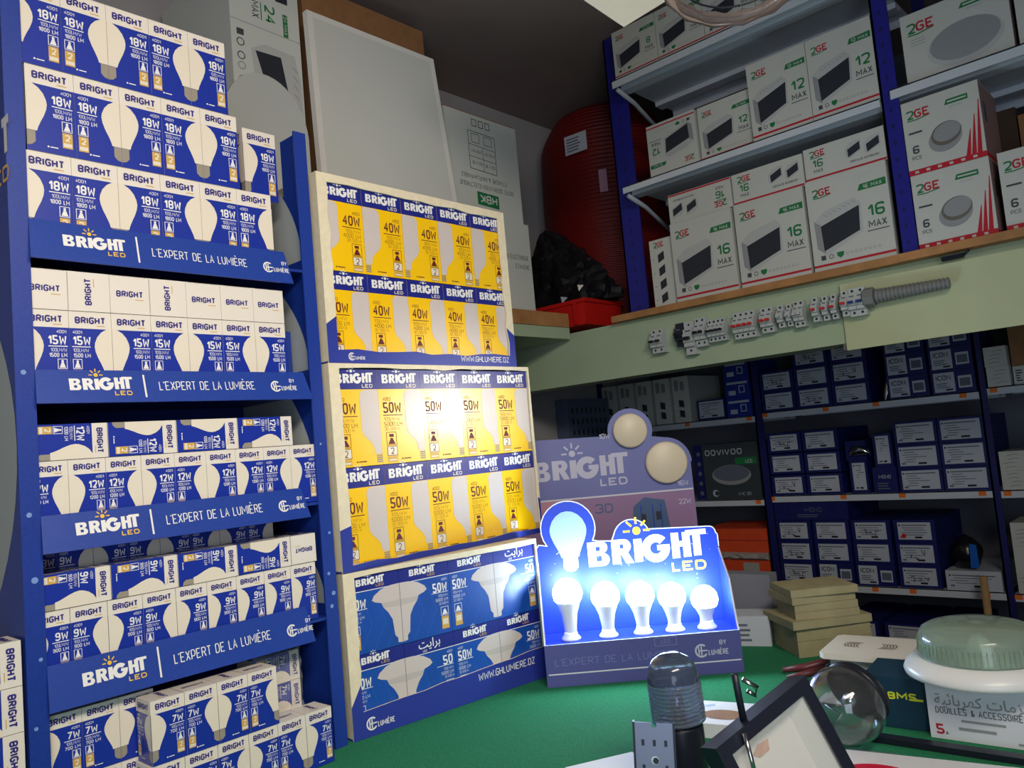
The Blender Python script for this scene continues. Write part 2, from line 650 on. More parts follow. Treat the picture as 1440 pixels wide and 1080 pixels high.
def bulb_box(watt, lm, wd, h):
    mb = MB()
    a, c = wd / 2 - .0003, h / 2 - .0003
    mb.box(-a, a, -a, a, -c, c - .0012, 'card_white')
    hb = h * .785
    for k, fr in enumerate(box_faces(2 * a, 2 * a, 2 * c)):
        mb.rect(fr, 0, 0, 2 * a, hb, 'print_blue', 1)
        small_logo(mb, fr, a, h * .845, wd * .74, 'print_ink', 'print_gold', 2)
        mb.rect(fr, wd * .64, h * .818, wd * .84, h * .828, 'print_gold', 2)
        left = k % 2 == 1                      # bulb on the left edge, words on the right
        bulb_half(mb, fr, 0 if left else 2 * a, 1 if left else -1, h * .795, h * .055, wd * .42, 'print_pale', 'print_grey', 3)
        X = wd * (.93 if left else .07)
        al = 'r' if left else 'l'
        mb.text(fr, "4001", X, h * .715, h * .040, 'print_white', 2, t=.12, fit=wd * .22, align=al)
        mb.text(fr, watt, X, h * .578, h * .112, 'print_white', 2, t=.17, fit=wd * (.415 if len(watt) > 2 else .33), align=al)
        x0, x1 = (wd * .52, wd * .95) if left else (wd * .05, wd * .48)
        mb.rect(fr, x0, h * .551, x1, h * .562, 'print_white', 2)
        mb.text(fr, "100LM/W", X, h * .490, h * .044, 'print_white', 2, t=.09, fit=wd * .36, align=al)
        mb.text(fr, lm, X, h * .424, h * .050, 'print_white', 2, t=.14, fit=wd * .40, align=al)
        ix = wd * .72 if left else wd * .06
        mb.line(fr, [(ix, h * .285), (ix + wd * .2, h * .285), (ix + wd * .2, h * .40), (ix, h * .40)], wd * .014, 'print_white', 2, True)
        mb.poly(fr, [(ix + wd * .03, h * .295), (ix + wd * .17, h * .295), (ix + wd * .12, h * .365), (ix + wd * .08, h * .365)], 'print_white', 2)
        mb.disc(fr, ix + wd * .1, h * .375, wd * .03, 'print_white', 2, 8)
        mb.rect(fr, ix - wd * .005, h * .09, ix + wd * .205, h * .27, 'print_gold', 2)
        mb.text(fr, "2", ix + wd * .1, h * .175, h * .075, 'print_white', 3, t=.16, align='c')
        mb.rect(fr, ix + wd * .01, h * .105, ix + wd * .19, h * .15, 'print_pale', 3)
        lx = wd * (.42 if left else .3)
        mb.disc(fr, lx, h * .075, wd * .022, 'print_white', 2, 8)
        mb.rect(fr, lx + wd * .04, h * .068, lx + wd * .2, h * .08, 'print_white', 2)
    o = mb.build('bulb_box')
    lid = MB()
    lid.box(-a, a, -a, a, c - .0011, c, 'card_white')
    f = Fr((-a, -a, c), (1, 0, 0), (0, 1, 0))
    small_logo(lid, f, a, a - wd * .06, wd * .7, 'print_ink', 'print_gold', 1)
    lid.rect(f, wd * .62, a - wd * .13, wd * .84, a - wd * .11, 'print_gold', 1)
    lid.rect(f, wd * .05, 2 * a - .0008, wd * .95, 2 * a - .0003, 'print_grey', 1)
    lid.build('lid', o)
    return o


def yellow_box(watt, lm, wd, dp, h):
    mb = MB()
    a, b, c = wd / 2 - .0004, dp / 2 - .0004, h / 2 - .0004
    mb.box(-a, a, -b, b, -c, c - .0012, 'print_yellow')
    for k, fr in enumerate(box_faces(2 * a, 2 * b, 2 * c)):
        W = 2 * a if k % 2 == 0 else 2 * b
        hb = h * .79
        mb.rect(fr, 0, hb, W, 2 * c, 'print_navy', 1)
        logo(mb, fr, W * .10, h * .852, W * .80, 'print_white', 'print_white', 'print_pale', 2)
        left = k % 2 == 1
        xe, sg = (0, 1) if left else (W, -1)
        tube = [(0, .785), (.29, .785), (.37, .77), (.41, .735), (.41, .38), (.385, .325), (.31, .28), (.22, .235), (.17, .19), (.15, .115), (0, .115)]
        mb.poly(fr, [(xe + sg * x * W, y * h) for x, y in tube], 'print_milk', 2)
        for q in range(4):
            xs_ = sorted((xe, xe + sg * W * .12))
            mb.rect(fr, xs_[0], h * (.025 + .022 * q), xs_[1], h * (.040 + .022 * q), 'print_grey', 2)
        X = W * (.93 if left else .09)
        al = 'r' if left else 'l'
        mb.text(fr, "4002", X, h * .665, h * .036, 'print_plum', 2, t=.1, fit=W * .18, align=al)
        mb.text(fr, watt, X, h * .535, h * .115, 'print_plum', 2, t=.15, fit=W * .41, align=al)
        x0, x1 = (W * .5, W * .94) if left else (W * .08, W * .52)
        mb.rect(fr, x0, h * .508, x1, h * .516, 'print_plum', 2)
        mb.text(fr, "100LM/W", X, h * .452, h * .038, 'print_plum', 2, t=.07, fit=W * .36, align=al)
        mb.text(fr, lm, X, h * .395, h * .045, 'print_plum', 2, t=.09, fit=W * .42, align=al)
        mb.text(fr, "30 000 H", X, h * .35, h * .034, 'print_plum', 2, t=.07, fit=W * .34, align=al)
        ix = W * (.70 if left else .12)
        mb.line(fr, [(ix, h * .195), (ix + W * .22, h * .195), (ix + W * .22, h * .33), (ix, h * .33)], W * .009, 'print_plum', 2, True)
        mb.poly(fr, [(ix + W * .03, h * .205), (ix + W * .19, h * .205), (ix + W * .13, h * .27), (ix + W * .09, h * .27)], 'print_plum', 2)
        mb.rect(fr, ix + W * .06, h * .28, ix + W * .16, h * .312, 'print_plum', 2)
        mb.line(fr, [(ix, h * .085), (ix + W * .22, h * .085), (ix + W * .22, h * .18), (ix, h * .18)], W * .009, 'print_plum', 3, True)
        mb.rect(fr, ix, h * .085, ix + W * .22, h * .18, 'print_pale', 2)
        mb.text(fr, "2", ix + W * .11, h * .098, h * .068, 'print_plum', 3, t=.12, align='c')
        mb.rect(fr, ix, h * .015, ix + W * .22, h * .075, 'print_gold', 2)
        mb.rect(fr, ix + W * .02, h * .03, ix + W * .2, h * .045, 'print_pale', 3)
        lx = W * (.3 if left else .45)
        mb.disc(fr, lx, h * .045, W * .016, 'print_plum', 2, 8)
        mb.rect(fr, lx + W * .03, h * .04, lx + W * .2, h * .05, 'print_plum', 2)
    o = mb.build('tube_bulb_box')
    lid = MB()
    lid.box(-a, a, -b, b, c - .0011, c, 'print_navy')
    lid.build('lid', o)
    return o


UFO = [(0, .815), (.18, .81), (.36, .775), (.49, .71), (.53, .655), (.47, .625), (.36, .60), (.32, .53), (.24, .46), (.17, .36), (.14, .14), (.09, .10), (.09, .04), (0, .03)]


def dome_bulb_box(wd, dp, h, ar):
    mb = MB()
    a, b, c = wd / 2 - .0004, dp / 2 - .0004, h / 2 - .0004
    mb.box(-a, a, -b, b, -c, c - .0012, 'print_ufo')
    for k, fr in enumerate(box_faces(2 * a, 2 * b, 2 * c)):
        W = 2 * a if k % 2 == 0 else 2 * b
        left = k % 2 == 1
        mb.rect(fr, 0, h * .805, W, 2 * c, 'print_navy', 1)
        mb.rect(fr, 0, h * .795, W, h * .805, 'print_white', 1)
        for q in range(3):
            mb.line(fr, [(W * (.2 + .25 * q), 0), (W * (.45 + .25 * q), h * .35), (W * (.3 + .25 * q), h * .7)], W * .012, 'print_ufo_line', 1)
        if ar and left:
            arabic(mb, fr, "\ufe96\ufef3\ufe8d\ufeae\ufe91", W * .5, h * .875, h * .16, 'print_white', 2)
            mb.text(fr, "LED", W * .36, h * .82, h * .03, 'print_white', 2, t=.15)
        else:
            logo(mb, fr, W * .20, h * .872, W * .52, 'print_white', 'print_white', 'print_gold', 2)
        xe, sg = (0, 1) if left else (W, -1)
        mb.poly(fr, [(xe + sg * x * W, y * h) for x, y in UFO], 'print_milk', 2)
        mb.poly(fr, [(xe, .60 * h), (xe + sg * .35 * W, .595 * h), (xe + sg * .31 * W, .53 * h), (xe, .51 * h)], 'print_milk2', 3)
        X = W * (.95 if left else .06)
        al = 'r' if left else 'l'
        mb.text(fr, "4001", X, h * .725, h * .035, 'print_white', 2, t=.1, align=al)
        mb.text(fr, "50" if ar and left else "50W", X, h * .575, h * .13, 'print_white', 2, t=.17, fit=W * (.20 if ar and left else .30), align=al)
        x0, x1 = (W * .62, W * .96) if left else (W * .05, W * .38)
        mb.rect(fr, x0, h * .565, x1, h * .573, 'print_white', 2)
        mb.text(fr, "100LM/W", X, h * .505, h * .035, 'print_white', 2, t=.08, ws=.72, align=al)
        mb.text(fr, "5000 LM", X, h * .445, h * .042, 'print_white', 2, t=.1, ws=.78, align=al)
        mb.text(fr, "30 000 H", X, h * .395, h * .033, 'print_white', 2, t=.08, ws=.72, align=al)
        ix = W * (.79 if left else .07)
        mb.line(fr, [(ix, h * .25), (ix + W * .15, h * .25), (ix + W * .15, h * .36), (ix, h * .36)], W * .008, 'print_white', 2, True)
        mb.poly(fr, [(ix + W * .02, h * .26), (ix + W * .13, h * .26), (ix + W * .09, h * .33), (ix + W * .06, h * .33)], 'print_white', 2)
        mb.rect(fr, ix, h * .06, ix + W * .15, h * .235, 'print_gold', 2)
        mb.rect(fr, ix + W * .02, h * .12, ix + W * .13, h * .2, 'print_pale', 3)
    o = mb.build('dome_bulb_box')
    lid = MB()
    lid.box(-a, a, -b, b, c - .0011, c, 'print_ufo')
    lid.build('lid', o)
    return o


# ================================================================== THE ROOM
ZC = 0.935                      # counter top
m = MB(); m.box(-2.6, 1.7, -1.8, 3.95, -.1, 0, 'floor_tile'); struct('floor', m)
m = MB(); m.box(-2.6, 1.7, -1.8, 3.95, 3.08, 3.18, 'ceiling_paint'); struct('ceiling', m)
m = MB(); m.box(-2.6, -2.45, -1.8, 3.95, 0, 3.08, 'wall_paint'); struct('wall_left', m)
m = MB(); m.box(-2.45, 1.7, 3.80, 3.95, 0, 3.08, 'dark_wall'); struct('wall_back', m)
m = MB(); m.box(1.6, 1.7, -1.8, 3.80, 0, 3.08, 'wall_paint'); struct('wall_right', m)
m = MB(); m.box(-2.45, 1.6, -1.8, -1.7, 0, 3.08, 'wall_paint'); struct('wall_front', m)

# loft: a painted beam with its slab, boards along its edges
m = MB()
m.box(-2.45, 1.6, 2.5, 2.62, 1.72, 1.905, 'beam_green')
m.box(-2.45, 1.6, 2.53, 3.80, 1.905, 1.93, 'beam_green')
lb = struct('beam', m)
lb.name = 'trim_1'
m = MB()
m.box(-.893, 1.6, 2.488, 2.4995, 1.697, 1.90, 'beam_patch')
m.box(-.905, -.893, 2.494, 2.4995, 1.70, 1.72, 'slot_dark')
struct('trim_2', m)
m = MB()
m.box(-1.75, -.715, 2.492, 3.75, 1.9305, 1.9545, 'wood')
m.box(-.7148, 1.5, 2.486, 3.75, 1.9305, 1.9545, 'wood')
tag(m.build('loft_board'), 'raw wooden board along the top of the pale green beam, under the white boxes', 'board')
m = MB()
m.box(-2.44, -1.95, .35, 2.485, 1.90, 1.945, 'beam_green')
struct('trim_3', m)
m = MB()
m.box(-2.02, -1.945, 1.5, 2.48, 1.946, 2.0, 'wood')
tag(m.build('loft_plank'), 'thick wooden plank end lying above the green beam beside the white cartons', 'plank')

# counter with green carpet
cn = empty('shop_counter', (0, 0, 0), 'long shop counter topped with short green carpet, under the lit bulb display', 'counter')
m = MB()
m.box(-2.44, .35, -.4, 2.13, .895, ZC - .008, 'counter_side')
m.box(-2.40, .30, -.35, 2.08, .0, .895, 'counter_side')
m.build('cabinet_body', cn)
m = MB(); m.box(-2.44, .35, -.4, 2.13, ZC - .0079, ZC, 'carpet'); m.build('carpet_top', cn)

# ================================================================== BLUE CARDBOARD RACK
RX0 = -1.4
rk = empty('display_rack', (RX0, .66, ZC), 'tall blue cardboard rack with five tiers of bulb boxes', 'display rack')


def part(mb, name, par=rk, label=None):
    o = mb.build(name, par)
    o.location = -Vector(par.location)
    if par.rotation_euler.z:
        o.matrix_parent_inverse = Matrix()
    if label:
        o['label'] = label
    return o


def swoosh(z0, z1, deep, n=8):
    return [(deep * (math.sin(PI * i / n)), z0 + (z1 - z0) * i / n) for i in range(n + 1)]


# left side panel: outer face looks to -Y
m = MB()
m.box(-1.70, -1.404, .391, .397, ZC, 2.44, 'rack_blue')
m.box(-1.404, -1.400, .391, .4195, ZC, 2.44, 'rack_blue')
f = Fr((-1.70, .391, ZC), (1, 0, 0), (0, 0, 1))
m.poly(f, [(0, .32)] + [(.06 + .237 * math.sin(PI * i / 14) ** .7, .32 + .62 * i / 14) for i in range(15)] + [(0, .94)], 'rack_grey', 1)
m.text(f, "BRIGHT", .326, 1.086, .066, 'print_white', 2, t=.22, fit=.30, align='r')
m.text(f, "LED", .312, 1.048, .026, 'logo_yellow', 2, t=.18, fit=.10, align='r')
f2 = Fr((-1.4, .391, ZC), (0, 1, 0), (0, 0, 1))
for y, z, r_ in ((.012, .742, .004), (.012, .52, .004), (.016, .42, .005), (.01, .2, .003), (.02, .30, .003)):
    m.disc(f2, y, z, r_, 'rack_dots', 1, 10)
part(m, 'side_panel')
# right side panel
m = MB()
m.box(-1.70, -1.404, .932, .938, ZC, 2.07, 'rack_blue')
m.box(-1.47, -1.404, .932, .938, 2.07, 2.19, 'rack_blue')
m.box(-1.404, -1.400, .921, .95, ZC, 2.19, 'rack_blue')
f = Fr((-1.404, .932, ZC), (1, 0, 0), (0, 0, 1))
for z0, z1 in ((.985, 1.18), (.755, .94), (.515, .73), (.28, .42)):
    n = 10
    m.poly(f, [(-.29, z0)] + [(-.012 - .10 * (i / n) ** 2, z0 + (z1 - z0) * i / n) for i in range(n + 1)] + [(-.29, z1)], 'rack_grey', 1)
f2 = Fr((-1.4, .921, ZC), (0, 1, 0), (0, 0, 1))
for y, z, r_ in ((.012, .34, .0035), (.02, .30, .0045), (.014, .275, .004), (.02, .42, .003), (.014, .6, .0025)):
    m.disc(f2, y, z, r_, 'rack_dots', 1, 10)
part(m, 'side_panel')
m = MB(); m.box(-1.706, -1.700, .391, .938, ZC, 2.40, 'rack_blue'); part(m, 'back_panel')
# trays: floor board, printed front strip
for zf, zb, zt, yr in ((1.895, 1.859, 1.926, .888), (1.644, 1.626, 1.681, .914), (1.420, 1.393, 1.451, .891), (1.192, 1.155, 1.223, .883)):
    m = MB()
    m.box(-1.69, -1.402, .398, .931, zf - .006, zf - .0006, 'rack_blue')
    tr = part(m, 'tray')
    m = MB()
    H = zt - zb
    fr = Fr((-1.384, .4155, zb), (0, 1, 0), (-.014, 0, H))
    L = yr - .4155
    hh = math.hypot(.014, H)
    m.prism(fr, [(0, 0), (L, 0), (L - .010, hh), (0.003, hh)], -.003, 0, 'rack_strip')
    logo(m, fr, .050, hh * .38, .098, 'print_white', 'logo_yellow', 'logo_yellow', 2)
    m.rect(fr, .168, hh * .14, .171, hh * .86, 'print_white', 2)
    m.text(fr, "L'EXPERT DE LA LUMIÈRE", .194, hh * .36, .0165, 'print_white', 2, t=.095, fit=.182)
    ghl(m, fr, .410, hh * .28, .022, 'print_white', 2, by=True)
    o = m.build('header_strip', tr)
m = MB()
m.box(-1.69, -1.411, .398, .931, ZC + .0005, ZC + .006, 'rack_blue')
part(m, 'tray')
m = MB()
m.box(-1.69, -1.463, .40, .929, 1.194, 1.3025, 'rack_blue')
m.box(-1.69, -1.474, .40, .929, 1.646, 1.778, 'rack_blue')
m.box(-1.69, -1.47, .40, .929, 1.421, 1.535, 'rack_blue')
part(m, 'riser')

# ---- bulb boxes in the rack
P18 = bulb_box("18W", "1800 LM", .0745, .1465)
P15 = bulb_box("15W", "1500 LM", .0667, .1345)
P12 = bulb_box("12W", "1200 LM", .0577, .1155)
P9 = bulb_box("9W", "900 LM", .0560, .1105)
P7 = bulb_box("7W", "700 LM", .0563, .1015)
SIDE = {'A': 'bulb on left half', 'B': 'bulb on right half'}


def row(proto, watt, wd, h, xf, y0, z0, faces, place, group, pitch=None):
    for i, k in enumerate(faces):
        y = y0 + (pitch or wd) * (i + .5)
        M = TR(xf - wd / 2, y, z0 + h / 2) @ RZ(90) @ (RZ(-90) if k == 'A' else Matrix())
        dup(proto, M, f'{watt} bulb box, {ORD[i]} from left {place}, {SIDE[k]}', 'box', group)


row(P18, '18W', .0745, .1465, -1.4046, .4135, 1.8955, 'ABABAB', 'in lowest row, top tier', 'boxed bulbs of the top tier')
row(P18, '18W', .0745, .1465, -1.4046, .4230, 2.0425, 'ABABA', 'in middle row, top tier', 'boxed bulbs of the top tier')
row(P18, '18W', .0745, .1465, -1.4046, .4075, 2.1895, 'ABABA', 'in uppermost row, top tier', 'boxed bulbs of the top tier')
dup(P18, TR(-1.44 - .0373, .864, 2.0425 + .0733) @ RZ(90) @ RZ(-90), '18W bulb box set back alone at right end of the middle row, top tier', 'box', 'boxed bulbs of the top tier')
row(P15, '15W', .0667, .1345, -1.4046, .4065, 1.6455, 'ABABABA', 'standing on second tier', 'boxed bulbs of the second tier')
for i in range(7):
    y = .4065 + .0667 * (i + .5)
    spin = 90 if i in (1, 3) else 0
    M = TR(-1.4046 - .067, y, 1.7805 + .0334) @ RZ(90) @ RX(90) @ RZ(spin)
    dup(P15, M, f'bulb box, white lid facing out, {"upright" if spin else "level"} lettering, {ORD[i]} from left, second tier', 'box', 'lids facing out on the second tier')
row(P12, '12W', .0577, .1155, -1.4046, .4045, 1.4205, 'BABABAABA', 'standing on third tier', 'boxed bulbs of the third tier')


def lying(proto, watt, wd, h, xf, y0, z0, faces, place, group):
    for i, k in enumerate(faces):
        y = y0 + (h + .0008) * (i + .5)
        M = TR(xf - wd / 2, y, z0 + wd / 2) @ RZ(90) @ RY(90) @ (RZ(-90) if k == 'A' else Matrix())
        pic = 'bulb picture uppermost' if k == 'A' else 'bulb picture lowermost'
        dup(proto, M, f'{watt} bulb box on its side, {ORD[i]} from left {place}, {pic}', 'box', group)


lying(P12, '12W', .0577, .1155, -1.4046, .4095, 1.5365, 'BAAB', 'atop third tier', 'boxed bulbs of the third tier')
row(P9, '9W', .0560, .1105, -1.4046, .3995, 1.1925, 'ABABAAAAA', 'standing on fourth tier', 'boxed bulbs of the fourth tier', .0563)
lying(P9, '9W', .0560, .1105, -1.4046, .4085, 1.3037, 'BBBA', 'atop fourth tier', 'boxed bulbs of the fourth tier')
dup(P9, TR(-1.4046 - .0553, .8545 + .028, 1.3035 + .028) @ RZ(90) @ RX(90) @ RZ(180), 'bulb box with upside-down lettering on its lid, right end of fourth tier', 'box', 'boxed bulbs of the fourth tier')
row(P9, '9W', .0560, .1105, -1.4625, .402, 1.3030, 'ABABABAB', 'in shaded rear row, tier four', 'rear row of the fourth tier', .0563)
# the bottom tier spills forward onto the counter
row(P7, '7W', .0563, .1015, -1.412, .4125, ZC + .0065, 'ABA', 'in lower setback row, rack foot', 'boxed bulbs at the rack foot')
row(P7, '7W', .0563, .1015, -1.412, .4125, ZC + .1082, 'ABA', 'in upper setback row, rack foot', 'boxed bulbs at the rack foot')
row(P7, '7W', .0563, .1015, -1.352, .5450, ZC + .0008, 'BABABA', 'in forward lower row on carpet', 'boxed bulbs at the rack foot', .0568)
row(P7, '7W', .0563, .1015, -1.352, .5500, ZC + .1026, 'ABAB', 'in forward upper row, rack foot', 'boxed bulbs at the rack foot', .0566)
for i, z in enumerate((ZC + .088, ZC + .1445)):
    dup(P7, TR(-1.47, .828, z + .0283) @ RZ(90) @ RY(90), f'7W bulb box in a clear bag at the rack foot, {("below", "on top of")[i]} the other', 'box', 'bagged boxes')
m = MB()
m.box(-1.50, -1.415, .775, .885, ZC + .0066, ZC + .0875, 'carton_white')
tag(m.build('carton'), 'plain white carton at the rack foot under the clear bag of bulb boxes', 'carton')
m = MB()
rg = random.Random(3)
rows = []
for i in range(9):
    r_ = []
    for j in range(11):
        r_.append((-1.437 + rg.uniform(-.004, .006), .775 + .0105 * j, ZC + .09 + .0145 * i))
    rows.append(r_)
m.grid(rows, 'film', False)
m.build('plastic_bag')
tag(bpy.data.objects['plastic_bag'], 'crinkled clear plastic bag around two bulb boxes at the foot of the rack', 'bag')
# stack of boxes to the left of the rack
for i in range(5):
    dup(P15, TR(-1.40 - .0333, .3180, ZC + .0005 + .0671 * i + .0335) @ RZ(90) @ RY(90), f'bulb box lying in the stack left of the rack, {ORD[i]} up from the counter', 'box', 'stack beside the rack')

# ================================================================== STACK OF OPENED CARTONS
def opened_carton(name, label, loc, rz, L, D, H, hole, lip, web, rag, seed, rise=0.0):
    """carton with its front torn open; local front -Y, origin at the base's left front corner"""
    root = empty(name, loc, label, 'carton', 'opened cartons of bulbs', rz)
    t = .004
    m = MB()
    m.box(0, L, t, D, 0, t, 'carton_blue')
    m.box(0, L, t, D, H - t, H, 'carton_cream')
    m.box(0, t, t, D, t, H - t, 'carton_cream')
    m.box(L - t, L, t, D, t, H - t, 'carton_cream')
    m.box(t, L - t, D - t, D, t, H - t, 'carton_cream')
    m.build('carton_body', root)
    # front frame: ring between the outline and a ragged hole
    fr = Fr((0, 0, 0), (1, 0, 0), (0, 0, 1))
    x0, z0, x1, z1 = hole
    rgn = random.Random(seed)

    def edge(a, b, n, amp):
        return [(a[0] + (b[0] - a[0]) * i / n + (rgn.uniform(-amp, amp) if 0 < i < n else 0),
                 a[1] + (b[1] - a[1]) * i / n + (rgn.uniform(-amp, amp) if 0 < i < n else 0)) for i in range(n)]
    n = 10
    inner = edge((x0, z0), (x1, z0 + rise), n, rag) + edge((x1, z0 + rise), (x1, z1), n, rag) + edge((x1, z1), (x0, z1), n, rag) + edge((x0, z1), (x0, z0), n, rag)
    outer = [(L * i / n, 0) for i in range(n)] + [(L, H * i / n) for i in range(n)] + [(L - L * i / n, H) for i in range(n)] + [(0, H - H * i / n) for i in range(n)]
    m = MB()
    N = 4 * n
    for i in range(N):
        j = (i + 1) % N
        bottom = i < n
        corner = (i >= N - int(.2 * n * 1)) or (n <= i < n + int(.2 * n))
        k = 'carton_blue' if (bottom or corner) else 'carton_cream'
        A, B_, C_, D_ = outer[i], outer[j], inner[j], inner[i]
        m.face([fr.p(*A), fr.p(*B_), fr.p(*C_), fr.p(*D_)], k)
        m.face([fr.p(*D_), fr.p(*C_), fr.p(*C_, -t), fr.p(*D_, -t)], 'carton_cream')
    for q in ((0, 0, L, 0), (L, 0, L, H), (L, H, 0, H), (0, H, 0, 0)):
        m.face([fr.p(q[0], q[1], 0), fr.p(q[0], q[1], -t), fr.p(q[2], q[3], -t), fr.p(q[2], q[3], 0)], 'carton_cream')
    if lip:
        ghl(m, fr, lip[0], lip[1], lip[2], 'print_white', 2)
    if web:
        m.text(fr, "WWW.GHLUMIERE.DZ", web[0], web[1], web[2], 'print_white', 2, t=.12, fit=.17, align='r')
    m.build('torn_front', root)
    return root


# upper carton: 40W; middle: 50W; bottom: dome bulbs (turned a little)
opened_carton('bulb_carton', 'torn-open carton full of yellow 40W boxes, topmost of the stack',
              (-1.398, .968, 1.702), R(90), .579, .30, .411, (.026, .028, .556, .392), (.05, .006, .017), (.55, .010, .014), .004, 1)
opened_carton('bulb_carton', 'torn-open carton of yellow 50W boxes in mid stack, lit by glare',
              (-1.398, .9655, 1.268), R(90), .625, .30, .4335, (.026, .013, .619, .423), None, None, .003, 2)
opened_carton('bulb_carton', 'opened blue carton of dome bulb boxes on the green carpet',
              (-1.399, .964, ZC + .0005), R(90 - 7.05), .5285, .30, .3315, (.026, .052, .524, .320), (.03, .012, .026), (.49, .040, .016), .002, 3, .020)

P40 = yellow_box("40W", "4000 LM", .1128, .1128, .1955)
P50 = yellow_box("50W", "5000 LM", .1228, .1228, .2085)


def yrow(proto, watt, wd, h, y0, z0, k, place):
    for i in range(5):
        M = TR(-1.404 - wd / 2, y0 + wd * (i + .5), z0 + h / 2) @ RZ(90) @ (RZ(-90) if k == 'A' else Matrix())
        dup(proto, M, f'yellow {watt} bulb box, {ORD[i]} from left in {place}', 'box', f'yellow {watt} boxes')


yrow(P40, '40W', .1128, .1955, .9745, 1.7065, 'B', 'lower row of topmost carton')
yrow(P40, '40W', .1128, .1955, .9745, 1.9025, 'A', 'upper row of topmost carton')
yrow(P50, '50W', .1228, .2085, .9705, 1.2725, 'B', 'lower row of middle carton')
yrow(P50, '50W', .1228, .2085, .9705, 1.4815, 'B', 'upper row of middle carton')
PU = dome_bulb_box(.1295, .1295, .1575, False)
PUA = dome_bulb_box(.1295, .1295, .1575, True)
MC = TR(-1.399, .964, ZC + .0005) @ RZ(90 - 7.05)
for rz_, z in ((0, .0045), (1, .1625)):
    for i in range(4):
        left = i % 2 == 1
        pr = PUA if (rz_, i) in ((1, 3), (0, 1)) else PU
        M = MC @ TR(.0055 + .1297 * (i + .5), .0058 + .065, z + .0789) @ (RZ(-90) if left else Matrix())
        dup(pr, M, f'blue dome bulb box, {ORD[i]} from left in {("lower", "upper")[rz_]} row of bottom carton', 'box', 'blue dome bulb boxes')

# ================================================================== THINGS STANDING ON THE LOFT ABOVE THE STACK
m = MB()
fr = Fr((-1.735, .90, ZC + .0005), (0, 1, 0), (0, 0, 1))
out = [(0, 0), (.335, 0), (.335, 1.33)]
out = [(.03, 0), (.288, 0), (.288, 1.355)]
out += [(.168 + .120 * math.cos(R(a)), 1.40 + .152 * math.sin(R(a))) for a in range(4, 150, 8)] + [(.03, 1.42)]
m.prism(fr, out, -.008, 0, 'grey_board', 'box_midgrey')
tag(m.build('arched_board'), 'grey board with a rounded top standing behind the blue rack', 'board')
ldp = empty('flat_led_light', (-1.935, 1.362, 2.0005), 'large white square light panel leaning above the stack of cartons', 'light panel')
MP = TR(0, 0, 0)
m = MB()
L1, HH = .535, .868
fr = Fr((-1.93, 1.366, 2.001), (0, 1, 0), (-.03, 0, HH))
m.prism(fr, [(0, 0), (.58, 0), (.512, HH), (0, HH)], -.022, 0, 'white_frame')
part(m, 'frame', ldp)
m = MB()
m.poly(fr, [(.02, .02), (.557, .02), (.492, HH - .018), (.02, HH - .018)], 'white_panel', 3)
part(m, 'diffuser', ldp)

# cartons on the loft
ct = empty('distribution_box_carton', (-2.0, 1.134, 1.946), 'tall white carton with sideways green 24, behind the grey arched board', 'carton')
m = MB()
m.box(-2.42, -2.0, 1.134, 1.362, 1.946, 2.98, 'carton_white')
fr = Fr((-2.0, 1.134, 1.946), (0, 1, 0), (0, 0, 1))
m.text(fr, "24", .112, .914, .034, 'box_green', 2, t=.16, fit=.055, rot=3)
m.text(fr, "MAX", .070, .914, .024, 'box_text', 2, t=.12, fit=.052, rot=3)
m.rect(fr, .099, .86, .102, .916, 'box_green', 2)
m.rect(fr, .172, .832, .188, .903, 'box_green', 2)
m.text(fr, "24 MAX", .175, .898, .010, 'box_white', 3, t=.16, fit=.058, rot=3)
m.line(fr, [(0, .838), (.228, .828)], .002, 'box_midgrey', 2)
m.poly(fr, [(.061, .763), (.107, .788), (.205, .78), (.222, .70), (.222, .45), (.08, .45)], 'box_grey', 2)
m.poly(fr, [(.074, .76), (.157, .762), (.185, .60), (.12, .60)], 'box_dark', 3)
for i in range(6):
    m.line(fr, [(.196, .745 - .028 * i), (.212, .728 - .028 * i)], .003, 'box_midgrey', 3)
for i, z in enumerate((.802, .772, .731, .701, .660)):
    if i == 0:
        m.rect(fr, .018, z - .009, .040, z + .010, 'box_text', 2)
    else:
        m.ring(fr, .028, z, .011, .003, 'box_text' if i < 3 else 'box_midgrey', 2, 12)
part(m, 'carton_body', ct)
m = MB()
m.box(-2.0, -1.9985, 1.285, 1.325, 2.883, 2.93, 'box_dark')
part(m, 'hand_hole', ct)

hb = empty('junction_box_carton', (-2.0, 1.945, 2.0), 'pale carton printed upside down with a green square mark, on top of another carton', 'carton', 'cartons on the loft')
m = MB()
m.box(-2.42, -2.0, 1.945, 2.325, 2.352, 2.735, 'carton_white')
fr = Fr((-2.0, 1.945, 2.352), (0, 1, 0), (0, 0, 1))
m.prism(fr, [(.137, .042), (.250, .038), (.250, .088), (.137, .091)], 0, .0004, 'box_green')
m.text(fr, "HBK", .240, .082, .032, 'carton_white', 4, t=.2, fit=.09, rot=2)
m.text(fr, "BOITE DERIVATION ELECTRIQUE", .335, .121, .017, 'box_text', 2, t=.1, fit=.285, rot=2)
m.text(fr, "ETANCHE & ININFLAMMABLE", .301, .152, .017, 'box_text', 2, t=.1, fit=.24, rot=2)
m.line(fr, [(.113, .175), (.252, .170), (.254, .317), (.114, .319)], .0025, 'box_text', 2, True)
m.line(fr, [(.113, .268), (.252, .262)], .002, 'box_text', 2)
m.line(fr, [(.113, .222), (.252, .216)], .002, 'box_text', 2)
m.line(fr, [(.185, .173), (.185, .265)], .002, 'box_text', 2)
m.line(fr, [(.13, .277), (.17, .277), (.17, .31), (.13, .31)], .002, 'box_text', 2, True)
m.line(fr, [(.195, .277), (.235, .277), (.235, .31), (.195, .31)], .002, 'box_text', 2, True)
